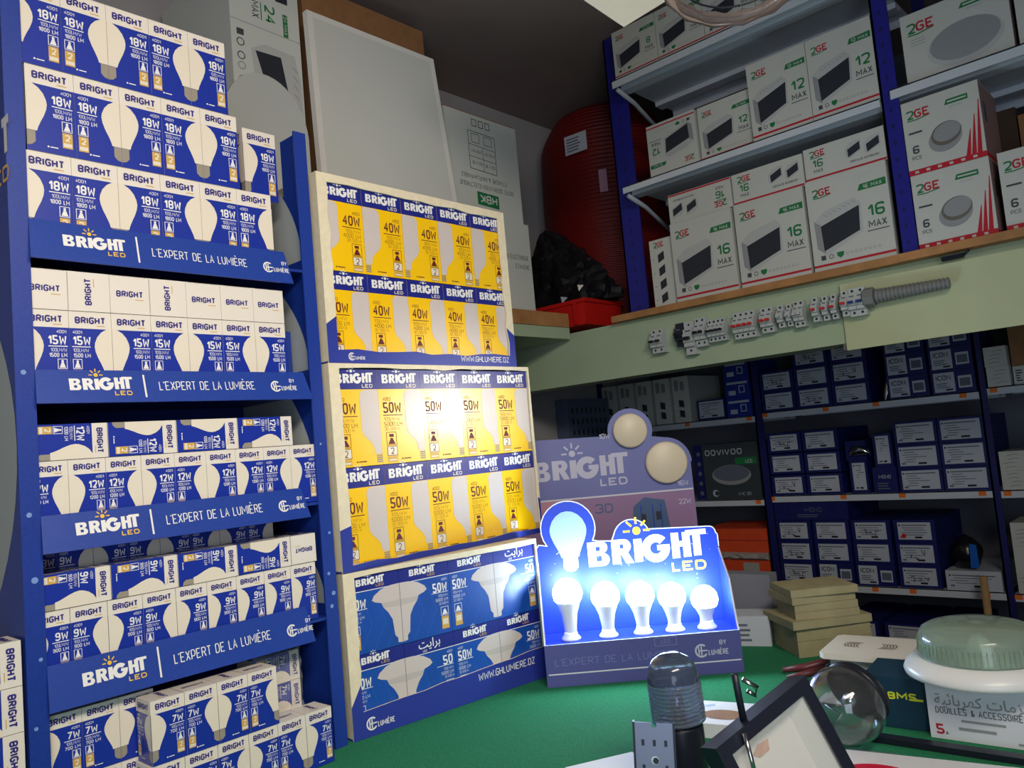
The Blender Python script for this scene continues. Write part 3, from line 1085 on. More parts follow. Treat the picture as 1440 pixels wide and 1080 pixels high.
for x, z in ((.18, .250), (.247, .248), (.18, .205), (.247, .203)):
    m.text(fr, "GTB-SM" if z > .22 else "150 X 85", x, z, .012, 'box_text', 2, t=.1, fit=.055, rot=2)
for x in (.15, .185, .22):
    m.line(fr, [(x - .011, .341), (x + .011, .341), (x + .011, .366), (x - .011, .366)], .003, 'box_text', 2, True)
part(m, 'carton_body', hb)
m = MB()
m.box(-2.42, -2.003, 1.95, 2.32, 2.7355, 2.74, 'carton_brown')
part(m, 'top_flap', hb)
m = MB()
m.box(-2.42, -1.995, 1.955, 2.345, 2.001, 2.351, 'carton_white')
fr = Fr((-1.995, 1.955, 2.001), (0, 1, 0), (0, 0, 1))
m.text(fr, "BOITE DERIVATION ELECTRIQUE", .375, .205, .018, 'box_text', 2, t=.1, ws=.62, sp=1.2, align='r')
m.text(fr, "ETANCHE", .375, .17, .018, 'box_text', 2, t=.1, ws=.62, sp=1.2, align='r')
tag(m.build('junction_box_carton'), 'pale carton under the one with the green mark, beside the black bag', 'carton', 'cartons on the loft')
m = MB()
m.box(-2.40, -2.06, 1.42, 1.93, 2.001, 3.03, 'carton_brown')
tag(m.build('brown_carton'), 'brown cardboard carton reaching the ceiling behind the white light panel', 'carton')

# red conduit coil
m = MB()
prof = [(0, 0), (.2, 0), (.27, .01)]
N = 54
for i in range(N):
    for k in range(4):
        t_ = (i + k / 4) / N
        rr = .285 + .03 * math.sin(PI * t_) ** .6 + .004 * math.cos(2 * PI * k / 4) - (.10 * max(0, t_ - .86) ** 1.3 * 8)
        prof.append((rr, .01 + 1.03 * t_))
prof += [(.2, 1.05), (.1, 1.06), (0, 1.06)]
m.lathe(prof, 'red_tube', n=40)
rc = m.build('conduit_coil', None, (-2.115, 3.10, 1.9545))
tag(rc, 'tall ribbed bundle of red conduit in the corner behind the blue post', 'conduit coil')
m = MB()
fr = Fr((.01, -.324, .80), (1, .08, 0), (0, 0, 1))
m.rect(fr, 0, 0, .115, .085, 'label_white', 8)
m.bars(fr, .01, .01, .095, .065, 5, 'label_text', 9, 4)
lb_ = m.build('paper_label', rc)
lb_['label'] = 'white paper label'
m = MB()
fr = Fr((.155, -.296, .60), (1, .5, 0), (0, 0, 1))
m.rect(fr, 0, 0, .035, .10, 'display_pink', 8)
m.build('paper_label', rc)
# red tub and black bag
m = MB()
m.box(-2.24, -1.90, 2.53, 2.78, 1.956, 2.045, 'red_tub')
m.box(-2.25, -1.89, 2.522, 2.79, 2.045, 2.06, 'red_tub')
m.box(-1.95, -1.935, 2.520, 2.5225, 1.96, 2.045, 'red_tub')
tag(m.build('plastic_tub'), 'red plastic tub under the black bag at the end of the beam', 'tub')
m = MB()
rg = random.Random(11)
rows = []
for i in range(19):
    ph = i / 18
    row_ = []
    for j in range(44):
        a = 2 * PI * j / 44
        rr = (1 - ph ** 1.6) ** .75 if ph < 1 else 0.0
        rr *= 1 + .10 * math.sin(5 * a + 6 * ph) + .08 * math.sin(11 * a - 9 * ph) + rg.uniform(-.06, .06)
        row_.append((-2.05 + .21 * rr * math.cos(a) - .12 * ph ** 1.3, 2.66 + .12 * rr * math.sin(a), 2.0615 + .36 * ph + rg.uniform(-.008, .008) * (0 < ph < 1)))
    rows.append(row_)
m.grid(rows, 'black_bag', False, True)
tag(m.build('plastic_bag'), 'crumpled shiny black plastic bag on the red tub beside the pale cartons', 'bag')
# ================================================================== UPPER SHELVING (white steel on blue posts)
us = empty('shelving_unit', (-1.16, 2.5, 1.9545), 'white steel shelving with navy blue posts standing on the wooden board', 'shelving')


def post(mb, x0, x1, y0, z0, z1, mt='post_blue', mt2='post_dark'):
    mb.box(x0, x1, y0, y0 + .006, z0, z1, mt)
    mb.box(x0, x0 + .006, y0, y0 + .045, z0, z1, mt2)
    fr = Fr((x0, y0, z0), (1, 0, 0), (0, 0, 1))
    z = .03
    while z < z1 - z0 - .03:
        mb.disc(fr, (x1 - x0) * .5, z, .005, mt2, 1, 8, ry=.008)
        z += .05


for x0, x1, y0 in ((-1.737, -1.648, 2.602), (-.712, -.664, 2.505)):
    m = MB(); post(m, x0, x1, y0, 1.955, 3.075); part(m, 'post', us)
for x0 in (-1.672, -.712):
    m = MB(); m.box(x0, x0 + .04, 2.98, 2.986, 1.955, 3.075, 'post_dark'); part(m, 'post', us)


def shelf(par, x0, x1, y0, d, zt, lip, brackets=True, tags=(), mt='steel_white'):
    m = MB()
    m.box(x0, x1, y0, y0 + .004, zt - lip, zt, mt)
    m.box(x0, x1, y0, y0 + d, zt - .004, zt - .0001, mt)
    m.box(x0, x1, y0 + d - .004, y0 + d, zt - lip, zt, mt)
    m.box(x0, x1, y0 + .06, y0 + .11, zt - .022, zt - .004, mt)
    m.box(x0, x1, y0 + .30, y0 + .35, zt - .022, zt - .004, mt)
    s_ = part(m, 'shelf', par)
    if brackets:
        for x in (x0 + .015,):
            m = MB()
            m.tube([(x, y0 + .01, zt - .035), (x, y0 + .12, zt - .06), (x, y0 + .33, zt - .15)], .009, 'bracket', 6)
            m.build('bracket', s_)
    for x in tags:
        m = MB()
        m.box(x - .012, x + .012, y0 - .0016, y0 - .0003, zt - lip * .72, zt - lip * .15, 'tag_orange')
        o = m.build('price_tag', s_)
    return s_


shelf(us, -1.645, -.715, 2.50, .44, 2.43, .026)
shelf(us, -1.645, -.715, 2.50, .44, 2.843, .030)
shelf(us, -.684, .25, 2.50, .44, 2.444, .030, False)


def front_frame(w_, d_, h_):
    return Fr((-w_ / 2, -d_ / 2, 0), (1, 0, 0), (0, 0, 1))


def ge_logo(mb, fr, x, y, h, flip=0):
    mb.text(fr, "2", x, y, h, 'box_green', 3, t=.17, ws=.9)
    mb.text(fr, "GE", x + h * .78, y + h * .06, h * .94, 'box_red', 3, t=.18, ws=.9)
    mb.line(fr, [(x, y - h * .12), (x + h * .9, y - h * .16), (x + h * 2.3, y + h * .05)], h * .12, 'box_green', 2)


def panel_box(name, num, w_, d_, h_, wavy=True, full=True):
    """white carton of a distribution box: base at the origin, front -Y"""
    mb = MB()
    a, b = w_ / 2 - .0006, d_ / 2 - .0006
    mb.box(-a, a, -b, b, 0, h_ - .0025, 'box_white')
    fr = front_frame(2 * a, 2 * b, h_)
    W, H = 2 * a, h_ - .002
    X = lambda u: u * W
    Y = lambda v: (1 - v) * H
    P = lambda *q: [(X(u), Y(v)) for u, v in q]
    if full:
        ge_logo(mb, fr, X(.08), Y(.19), H * .085)
        mb.poly(fr, P((.64, .24), (.67, .175), (.98, .165), (.98, .24)), 'box_green', 2)
        mb.text(fr, num + " MAX", X(.82), Y(.228), H * .04, 'box_white', 3, t=.18, ws=.85, align='c')
        mb.poly(fr, P((.06, .45), (.20, .36), (.58, .29), (.66, .36), (.65, .67), (.18, .84), (.07, .75)), 'box_grey', 2)
        mb.poly(fr, P((.06, .45), (.14, .50), (.165, .82), (.07, .75)), 'box_midgrey', 3)
        mb.poly(fr, P((.14, .515), (.635, .385), (.615, .65), (.155, .79)), 'box_dark', 3)
        if wavy:
            for i in range(7):
                u = .19 + .06 * i
                mb.line(fr, P((u, .40 - .012 * i), (u + .05, .425 - .014 * i)), H * .006, 'box_midgrey', 3)
        mb.text(fr, num, X(.83), Y(.54), H * .13, 'box_green', 2, t=.17, ws=.85, align='c')
        mb.text(fr, "MAX", X(.83), Y(.655), H * .075, 'box_text', 2, t=.16, ws=.75, align='c')
        mb.rect(fr, X(.70), Y(.69), X(.96), Y(.68), 'box_text', 2)
        mb.rect(fr, X(.10), Y(.885), X(.16), Y(.835), 'box_text', 2)
        mb.ring(fr, X(.23), Y(.86), H * .022, H * .007, 'box_text', 2, 12)
        mb.poly(fr, P((.30, .83), (.39, .83), (.385, .87), (.345, .895), (.305, .87)), 'box_green', 2)
        for i in range(8):
            mb.ring(fr, X(.43 + .055 * i), Y(.86), H * .012, H * .004, 'box_midgrey', 2, 8)
        mb.rect(fr, 0, Y(.955), W, Y(.93), 'box_red', 2)
        for i in range(3):
            mb.rect(fr, X(.6), Y(.07 + .03 * i), X(.85 - .08 * i), Y(.066 + .03 * i), 'box_grey', 2)
    else:
        ge_logo(mb, fr, X(.08), Y(.30), H * .2)
        mb.text(fr, num, X(.17), Y(.63), H * .25, 'box_green', 2, t=.16, ws=.85, align='c')
        mb.text(fr, "MAX", X(.17), Y(.80), H * .12, 'box_text', 2, t=.14, ws=.75, align='c')
        for u in (.55, .78):
            mb.poly(fr, P((u - .03, .35), (u + .03, .2), (u + .17, .14), (u + .17, .5), (u + .02, .66), (u - .03, .6)), 'box_grey', 2)
            mb.poly(fr, P((u, .38), (u + .155, .22), (u + .155, .46), (u + .005, .62)), 'box_dark', 3)
        mb.text(fr, "TABLEAU DE DISTRIBUTION", X(.74), Y(.80), H * .07, 'box_text', 2, t=.12, ws=.6, align='c')
        mb.rect(fr, 0, Y(.985), W, Y(.93), 'box_red', 2)
    # printed right edge, plain sides
    o = mb.build(name)
    lid = MB()
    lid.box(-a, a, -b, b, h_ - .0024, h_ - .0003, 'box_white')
    lid.build('lid', o)
    return o


g1 = 'white distribution box cartons on the upper shelving'
ZB = 1.9552
B16 = panel_box('distribution_box_carton', '16', .246, .105, .291)
B16s = panel_box('distribution_box_carton', '16', .240, .105, .285, wavy=False)
for pr, x, lab in ((B16s, -1.348, 'smooth-door white carton marked 16, leftmost of three on the wooden board'),
                   (B16s, -1.0975, 'smooth-door white carton marked 16, middle of three on the wooden board'),
                   (B16, -.8455, 'white carton marked 16 with a ribbed panel picture, next to blue post')):
    dup(pr, TR(x, 2.505 + .053, ZB), lab, 'carton', g1)
F16 = panel_box('flat_carton', '16', .247, .29, .104, full=False)
for x, fl, lab, zz in ((-1.343, 1, 'low white carton turned upside down, on the leftmost big carton marked 16', 2.2415), (-1.0915, 0, 'low white carton lying on the middle big carton marked 16', 2.2415), (-.8405, 0, 'low white carton beside blue post, on the carton with ribbed panel', 2.2475)):
    M = TR(x, 2.51 + .146, zz) if not fl else TR(x, 2.51 + .146, zz + .104) @ RY(180)
    dup(F16, M, lab, 'carton', g1)
# what carries the low cartons at the rear
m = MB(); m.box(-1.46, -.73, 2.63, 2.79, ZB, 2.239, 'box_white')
tag(m.build('carton'), 'plain white carton standing behind the three big cartons marked 16', 'carton', g1)
# narrow box with four pictures
m = MB()
m.box(-.05, .05, -.06, .06, 0, .25, 'box_white')
fr = Fr((-.05, -.06, 0), (1, 0, 0), (0, 0, 1))
ge_logo(m, fr, .018, .222, .018)
for i in range(4):
    z = .178 - .05 * i
    m.poly(fr, [(.032, z - .015), (.058, z - .004), (.058, z + .026), (.032, z + .014)], 'box_dark', 2)
    m.disc(fr, .012, z, .003, 'box_midgrey', 2, 8)
tag(m.build('narrow_carton', None, (-1.522, 2.585, ZB)), 'narrow white carton with four small door pictures, left of cartons marked 16', 'carton', g1)
ZS = 2.4303
B12 = panel_box('distribution_box_carton', '12', .202, .10, .262)
B12l = panel_box('distribution_box_carton', '12', .202, .10, .197)
dup(B12, TR(-.815, 2.505 + .052, ZS), 'white carton marked 12, beside the blue post on the middle shelf', 'carton', g1)
dup(B12, TR(-1.018, 2.505 + .052, ZS), 'white carton marked 12, second from the blue post on the middle shelf', 'carton', g1)
dup(B12l, TR(-1.225, 2.53 + .052, ZS), 'shorter white carton marked 12, half hidden by its neighbour on the middle shelf', 'carton', g1)
dup(B12l, TR(-1.432, 2.52 + .052, ZS + .1965) @ RY(180), 'short white carton marked 12 standing upside down at the end of the middle shelf', 'carton', g1)
ZT = 2.8433
B8 = panel_box('distribution_box_carton', '8', .190, .09, .185)
dup(B8, TR(-1.536, 2.505 + .047, ZT), 'white carton marked 8 at the far left end of the top shelf', 'carton', g1)
dup(B8, TR(-1.345, 2.505 + .047, ZT), 'white carton marked 8, second along the top shelf', 'carton', g1)
dup(B8, TR(-1.154, 2.505 + .047, ZT), 'white carton marked 8, third along the top shelf behind the ribbed ring', 'carton', g1)
dup(B8, TR(-.963, 2.505 + .047, ZT), 'white carton marked 8, fourth along the top shelf beyond the ribbed ring', 'carton', g1)


def dome_box(w_, d_, h_, big=False):
    mb = MB()
    a, b = w_ / 2 - .0006, d_ / 2 - .0006
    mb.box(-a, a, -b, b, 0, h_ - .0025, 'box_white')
    fr = front_frame(2 * a, 2 * b, h_)
    W, H = 2 * a, h_
    X = lambda u: u * W
    Y = lambda v: (1 - v) * H
    P = lambda *q: [(X(u), Y(v)) for u, v in q]
    ge_logo(mb, fr, X(.06), Y(.25 if not big else .3), H * (.12 if not big else .15))
    mb.poly(fr, P((.56, .2), (.59, .13), (.86, .13), (.86, .2)), 'box_green', 2)
    mb.rect(fr, X(.60), Y(.175), X(.84), Y(.155), 'box_white', 3)
    mb.rect(fr, X(.62), Y(.25), X(.78), Y(.225), 'box_grey', 2)
    pts = lambda cx, cy, rx, ry, tl: [(X(cx + rx * math.cos(R(t)) * math.cos(tl) - ry * math.sin(R(t)) * math.sin(tl)),
                                     Y(cy - (rx * math.cos(R(t)) * math.sin(tl) + ry * math.sin(R(t)) * math.cos(tl)))) for t in range(0, 360, 15)]
    if big:
        mb.poly(fr, pts(.58, .66, .36, .30, .12), 'box_grey', 2)
        mb.poly(fr, pts(.58, .62, .33, .26, .12), 'box_midgrey', 3)
        for i in range(3):
            mb.rect(fr, X(.08), Y(.40 + .04 * i), X(.22), Y(.39 + .04 * i), 'box_midgrey', 2)
    else:
        mb.poly(fr, pts(.52, .62, .22, .17, .2), 'box_midgrey', 2)
        mb.poly(fr, pts(.54, .56, .20, .15, .2), 'slot_dark', 3)
        mb.poly(fr, pts(.55, .54, .18, .12, .2), 'box_midgrey', 4)
        mb.text(fr, "6", X(.13), Y(.72), H * .11, 'box_text', 2, t=.2, ws=.8, align='c')
        mb.text(fr, "PCS", X(.13), Y(.80), H * .05, 'box_text', 2, t=.14, ws=.8, align='c')
        mb.rect(fr, X(.06), Y(.45), X(.24), Y(.425), 'box_text', 2)
        for u in (.80, .87, .94):
            mb.poly(fr, P((u - .05, .93), (u + .01, .93), (u + .045, .25 + (.94 - u) * 2.5), (u + .035, .25 + (.94 - u) * 2.5)), 'box_red', 2)
        mb.rect(fr, 0, 0, W, Y(.93), 'box_red', 2)
        for i in range(6):
            mb.rect(fr, X(.08 + .15 * i), Y(.98), X(.13 + .15 * i), Y(.95), 'box_white', 3)
    fs = Fr((a, -b, 0), (0, 1, 0), (0, 0, 1))
    mb.rect(fs, 0, 0, 2 * b, H - .003, 'box_side', 1)
    mb.rect(fs, 0, 0, 2 * b, H * .06, 'box_red', 2)
    mb.rect(fs, .03, H * .5, .06, H * .75, 'box_text', 2)
    o = mb.build('lamp_carton')
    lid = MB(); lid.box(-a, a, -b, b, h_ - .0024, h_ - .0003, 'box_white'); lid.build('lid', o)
    return o


g2 = 'white ceiling lamp cartons beside the blue post'
D6 = dome_box(.202, .20, .218)
dup(D6, TR(-.560, 2.505 + .10, ZB), 'white carton with round lamp and red rays, lower of a pair', 'carton', g2)
dup(D6, TR(-.561, 2.505 + .10, ZB + .2185), 'white carton with round lamp and red rays, upper of a pair', 'carton', g2)
dup(D6, TR(-.340, 2.51 + .10, ZB), 'white lamp carton cut by the picture edge, on the wooden board', 'carton', g2)
DBG = dome_box(.275, .2, .205, True)
dup(DBG, TR(-.500, 2.515 + .10, 2.4445), 'big white carton with wide oval lamp, on shelf right of blue post', 'carton', g2)
dup(DBG, TR(-.215, 2.515 + .10, 2.4445), 'white lamp carton cut by the picture edge, on shelf above another', 'carton', g2)
m = MB(); m.box(-.415, -.20, 2.74, 2.95, ZB, 2.33, 'carton_brown')
tag(m.build('brown_carton'), 'brown cardboard carton in the shade behind the lamp cartons', 'carton')
m = MB(); m.box(-.655, -.42, 2.745, 2.95, ZB, 2.36, 'brown_dark')
tag(m.build('brown_carton'), 'dark brown carton behind the pair of lamp cartons', 'carton')
# black clip under the board
m = MB()
m.box(-.60, -.545, 2.470, 2.4875, 1.905, 1.917, 'black_plastic')
m.tube([(-.545, 2.478, 1.912), (-.53, 2.478, 1.924)], .004, 'black_plastic', 6)
tag(m.build('cable_clip'), 'small black clip stuck at the top of the beam under the lamp cartons', 'clip')

# ================================================================== CIRCUIT BREAKERS ON THE BEAM
def breaker(x0, x1, z0, z1, poles, tog, label, body='breaker_body', y=2.4995):
    W = x1 - x0
    H = z1 - z0
    r = empty('circuit_breaker', (x0, y, z0), label, 'circuit breaker', 'sample breakers on the beam')
    m = MB()
    prof = [(0, 0), (.030, 0), (.030, H * .22), (.042, H * .24), (.042, H * .36), (.048, H * .38), (.048, H * .62), (.042, H * .64), (.042, H * .76), (.030, H * .78), (.030, H), (0, H)]
    fr = Fr((0, 0, 0), (0, -1, 0), (0, 0, 1))
    m.prism(fr, prof, -W, 0, body)
    ff = Fr((0, -.030, 0), (1, 0, 0), (0, 0, 1))
    fm = Fr((0, -.042, 0), (1, 0, 0), (0, 0, 1))
    pw = W / poles
    for i in range(poles):
        cx = pw * (i + .5)
        m.disc(ff, cx, H * .12, min(.0042, pw * .28), 'breaker_dark', 1, 10)
        m.disc(ff, cx, H * .90, min(.0042, pw * .28), 'breaker_dark', 1, 10)
        if i:
            m.rect(fm, pw * i - .0005, H * .24, pw * i + .0005, H * .36, 'breaker_dark', 1)
        m.rect(fm, cx - pw * .3, H * .68, cx + pw * .3, H * .73, 'label_text', 1)
    m.build('breaker_body', r)
    for i in range(poles):
        cx = pw * (i + .5)
        m = MB()
        m.box(cx - pw * .27, cx + pw * .27, -.062, -.0481, H * .44, H * .53, tog)
        m.build('toggle', r)
    return r


YB = 2.4995
breaker(-1.569, -1.518, 1.785, 1.870, 2, 'toggle_black', 'two-pole grey breaker with black toggles, at the left end of the beam')
breaker(-1.466, -1.436, 1.795, 1.876, 1, 'toggle_black', 'dark breaker standing third from the left end of the beam', 'breaker_dark')
breaker(-1.432, -1.394, 1.760, 1.876, 1, 'toggle_black', 'tall white one-pole breaker next to the dark one on the beam')
breaker(-1.390, -1.348, 1.782, 1.882, 2, 'toggle_black', 'white slim breaker pair left of the four black toggles')
breaker(-1.340, -1.276, 1.790, 1.866, 4, 'toggle_black', 'four-pole breaker with four black toggles on the beam')
breaker(-1.245, -1.168, 1.785, 1.873, 4, 'toggle_red', 'four-pole breaker with four red toggles on the beam')
breaker(-1.147, -1.106, 1.790, 1.872, 2, 'toggle_red', 'two-pole breaker with two red toggles on the beam')
breaker(-1.090, -1.069, 1.798, 1.870, 1, 'breaker_body', 'plain white slim breaker right of the two red toggles', y=2.4995)
breaker(-1.060, -1.043, 1.798, 1.868, 1, 'breaker_body', 'plain white slim breaker left of the wide white contactor')
breaker(-1.036, -1.003, 1.790, 1.874, 2, 'breaker_body', 'white two-pole contactor before the row of single red toggles')
breaker(-.972, -.953, 1.796, 1.872, 1, 'toggle_red', 'slim one-pole breaker with one red toggle, first of three in a row', y=2.4875)
breaker(-.945, -.927, 1.796, 1.872, 1, 'toggle_red', 'slim one-pole breaker with one red toggle, second of three in a row', y=2.4995)
breaker(-.918, -.900, 1.796, 1.872, 1, 'toggle_red', 'slim one-pole breaker with one red toggle, third of three in a row', y=2.4995)
breaker(-.882, -.861, 1.797, 1.875, 1, 'toggle_red', 'single breaker with red toggle touching the blue-toggle breaker', y=2.4875)
breaker(-.8595, -.812, 1.792, 1.877, 2, 'toggle_blue', 'two-pole breaker with blue toggles beside the grey cable gland', y=2.4875)
cg = empty('cable_gland', (-.80, 2.46, 1.84), 'grey ribbed cable gland with a coiled tail lying along the beam', 'cable gland')
m = MB()
MX = RY(90)
m.lathe([(0, -.016), (.026, -.016), (.030, -.012), (.030, .012), (.026, .016), (0, .016)], 'grey_rubber', n=8, M=MX, smooth=False)
m.build('nut', cg)
m = MB()
prof = [(0, .016)]
for i in range(18):
    z = .017 + .195 * i / 17.5
    rr = .022 - .006 * i / 17
    prof += [(rr - .005, z), (rr, z + .003), (rr, z + .008), (rr - .005, z + .0095)]
prof.append((0, .217))
m.lathe(prof, 'grey_rubber', n=14, M=MX)
m.build('ribbed_sleeve', cg)
m = MB()
m.box(-.03, .03, .027, .0275, -.004, .004, 'grey_rubber')
m.box(-.004, .004, .022, .0274, -.004, .004, 'grey_rubber')
m.build('clip', cg)

# ================================================================== LOWER SHELVING
ls = empty('shelving_unit', (-1.16, 3.3, 0), 'white steel shelves with blue posts under the beam, packed with navy boxes', 'shelving')
for x0, x1 in ((-1.612, -1.577), (-.737, -.712)):
    m = MB(); post(m, x0, x1, 3.298, .0005, 1.93 - .028, 'post_dark', 'post_dark'); part(m, 'post', ls)
m = MB(); post(m, -2.449, -2.428, 3.298, .0005, 1.90, 'post_dark', 'post_dark'); part(m, 'post', ls)
YL = 3.30
for zt, tg in ((1.55, (-1.565, -1.30, -1.10, -.79)), (1.19, (-1.575, -1.27, -1.045, -.77)), (.825, (-1.19, -1.05, -.80)), (.60, ())):
    shelf(ls, -1.576, -.738, YL, .42, zt, .028, False, tg)
for zt, tg in ((1.542, (-1.95, -1.64)), (1.178, (-1.64,)), (.80, ())):
    shelf(ls, -2.427, -1.613, YL, .42, zt, .028, False, tg)
for zt, tg in ((1.558, (-.69,)), (1.188, (-.69,)), (.823, (-.70,))):
    shelf(ls, -.711, .2, YL, .42, zt, .028, False, tg)


def label_box(name, w_, h_, d_, lab=(.1, .12, .9, .88), style=0, scrib=0, red=False, body='navy_card', seed=1):
    """carton with white paper label; base at the origin, front -Y"""
    mb = MB()
    a = w_ / 2 - .0008
    mb.box(-a, a, 0, d_, 0, h_ - .0008, body)
    o = mb.build(name)
    fr = Fr((-a, 0, 0), (1, 0, 0), (0, 0, 1))
    W, H = 2 * a, h_
    p = MB()
    x0, y0, x1, y1 = lab[0] * W, lab[1] * H, lab[2] * W, lab[3] * H
    p.rect(fr, x0, y0, x1, y1, 'label_white', 2)
    rg = random.Random(seed * 7 + style)
    if style == 0:
        p.rect(fr, x0 + .004, y1 - .014, x0 + .010, y1 - .008, 'marker', 3)
        p.rect(fr, x0 + .014, y1 - .013, x1 - .012, y1 - .009, 'label_text', 3)
        for i in range(5):
            yy = y1 - .022 - .009 * i
            if yy > y0 + .012:
                p.rect(fr, x0 + .006 + rg.uniform(0, .02), yy, x0 + (x1 - x0) * rg.uniform(.4, .9), yy + .0025, 'label_text', 3)
        p.rect(fr, x0 + .006, y0 + .006, x0 + .02, y0 + .012, 'label_text', 3)
        p.rect(fr, x0 + (x1 - x0) * .5, y0 + .005, x0 + (x1 - x0) * .72, y0 + .012, 'marker', 3)
    else:                                    # switch box: a name over a picture
        p.text(fr, "ICON", x0 + .008, y1 - .028, .018, 'marker', 3, t=.16, ws=.9)
        p.bars(fr, x0 + .008, y0 + .014, (x1 - x0) * .75, .022, 3, 'label_text', 3, seed)
        p.rect(fr, x0 + (x1 - x0) * .55, y0 + .005, x1 - .008, y0 + .011, 'marker', 3)
    if scrib:
        rg = random.Random(scrib)
        for k in range(3):
            cx, cy = x0 + (x1 - x0) * (.3 + .2 * k), y0 + (y1 - y0) * rg.uniform(.3, .55)
            pts = [(cx + rg.uniform(-.010, .010), cy + rg.uniform(-.014, .014)) for _ in range(4)]
            p.line(fr, chaikin(pts, 2), .0025, 'marker', 4)
    if red:
        p.disc(fr, x0 + .02, y0 + .014, .009, 'toggle_red', 4, 12)
    q = p.build('paper_label', o)
    if style == 1:
        p = MB()
        p.rect(fr, W * .62, H * .2, W * .92, H * .72, 'label_white', 2)
        p.rect(fr, W * .65, H * .28, W * .89, H * .62, 'label_text', 3)
        p.build('picture', o)
    return o


def write(o, fr, s_, x, y, h, par=None):
    p = MB()
    p.text(fr, s_, x, y, h, 'marker', 5, t=.12, ws=.8)
    return p.build('handwriting', o)


PLAIN = label_box('labelled_carton', .150, .0862, .36)
PLAINB = label_box('labelled_carton', .150, .0862, .36, scrib=5, seed=2)
PLAINC = label_box('labelled_carton', .150, .0862, .36, scrib=9, seed=3)
PLAIND = label_box('labelled_carton', .150, .0862, .36, scrib=21, seed=4)
REDD = label_box('labelled_carton', .150, .0862, .36, red=True, seed=5)
WIDE = label_box('labelled_carton', .156, .0900, .36, lab=(.07, .1, .93, .9), seed=6)
ICON = label_box('labelled_carton', .150, .0862, .36, lab=(.06, .08, .54, .92), style=1, seed=7)
TALL = label_box('labelled_carton', .072, .132, .30, lab=(.16, .1, .86, .92), seed=8)
g3 = 'navy boxes with white labels'
COLN = {'a': 'leftmost column', 'b': 'second column', 'c': 'third column', 'd': 'fourth column', 'e': 'fifth column', 'f': 'sixth column', 'g': 'seventh column'}
LV = ['lowest', 'second lowest', 'third lowest']


def stack(col, x, z0, n, protos, place, pitch=.0866):
    for i in range(n):
        pr = protos[i % len(protos)]
        note = {PLAINB: ', scribbled', PLAINC: ', scrawled', PLAIND: ', penned', REDD: ', red dot'}.get(pr, '')
        dup(pr, TR(x, YL + .004, z0 + pitch * i), f'navy box, white label, {LV[i]} in {COLN[col]} {place}{note}', 'box', g3)


T1 = 'of shelf right under beam'
stack('a', -1.498, 1.5503, 2, [PLAIN, PLAINB], T1)
stack('b', -1.345, 1.5503, 3, [PLAINC, PLAIN, PLAINB], T1)
stack('c', -1.192, 1.5503, 3, [PLAIN, PLAIND, PLAIN], T1)
stack('d', -.977, 1.5503, 3, [ICON], T1)
stack('e', -.818, 1.5503, 3, [ICON], T1)
T2 = 'of middle lower shelf'
stack('a', -1.497, 1.1903, 3, [PLAIND, PLAIN, PLAINB], T2, .0905)
stack('b', -1.342, 1.1903, 3, [PLAIN], T2, .0905)
stack('e', -.973, 1.1903, 3, [WIDE], T2, .0905)
stack('f', -.815, 1.1903, 3, [WIDE], T2, .0905)
dup(TALL, TR(-1.20, YL + .004, 1.1903), 'upright navy box with narrow label in the gap of the middle lower shelf', 'box', g3)
m = MB()
m.box(-1.148, -1.058, YL + .004, YL + .2, 1.1903, 1.290, 'navy_card')
fr = Fr((-1.148, YL + .004, 1.1903), (1, 0, 0), (0, 0, 1))
m.text(fr, "MONO", .045, .055, .014, 'label_white', 2, t=.12, align='c')
m.bars(fr, .015, .012, .06, .03, 3, 'label_text', 2, 4)
tag(m.build('labelled_carton'), 'navy box with small white word, under an upright box, middle lower shelf', 'box', g3)
dup(TALL, TR(-1.098, YL + .004, 1.2907), 'upright navy box with narrow label, on a printed box, middle lower shelf', 'box', g3)
m = MB()
m.box(-1.245, -1.165, YL + .01, YL + .2, 1.3225, 1.40, 'navy_card')
tag(m.build('carton'), 'small unlabelled navy box on the upright box of the middle lower shelf', 'box')
m = MB()
rows = []
for i in range(9):
    a_ = []
    t_ = i / 8
    for j in range(10):
        an = 2 * PI * j / 10
        rr = .018 * math.sin(PI * t_) ** .5 * (1 + .2 * math.sin(3 * an + i)) + .0005
        a_.append((-1.225 + .085 * t_, YL - .012 + rr * math.sin(an) * .6, 1.3435 + rr * (1 + math.cos(an))))
    rows.append(a_)
m.grid(rows, 'chrome', True, True)
tag(m.build('foil_packet'), 'shiny foil packet lying on the upright navy box of the middle lower shelf', 'packet')
m = MB()
rows = []
for i in range(8):
    t_ = i / 7
    rows.append([(-1.07 + .016 * math.sin(PI * (.1 + .8 * t_)) * math.cos(2 * PI * j / 10) + .02 * t_, YL + .03 + .012 * math.sin(2 * PI * j / 10), 1.5505 + .09 * t_) for j in range(10)])
m.grid(rows, 'chrome', True, True)
tag(m.build('foil_packet'), 'upright shiny packet in the dark gap of the shelf right under the beam', 'packet')
T3 = 'of lowest stocked shelf'
stack('a', -1.498, .8253, 3, [PLAINB, PLAINC, PLAIND], T3)
stack('b', -1.340, .8253, 3, [ICON, PLAIN, PLAIN], T3)
stack('c', -1.182, .8253, 3, [ICON, PLAIN, PLAINB], T3)
stack('d', -1.020, .8253, 3, [PLAINC, PLAIND, REDD], T3)
m = MB()
m.box(-1.575, -1.262, YL + .006, YL + .36, 1.0858, 1.158, 'navy_card')
fr = Fr((-1.575, YL + .006, 1.0858), (1, 0, 0), (0, 0, 1))
m.text(fr, "MONO", .17, .032, .02, 'label_text', 2, t=.12, align='c', ws=.9)
m.bars(fr, .1, .01, .13, .016, 2, 'label_text', 2, 4)
tag(m.build('carton'), 'long unlabelled navy box lying across the top of the lowest stocked shelf', 'box', g3)
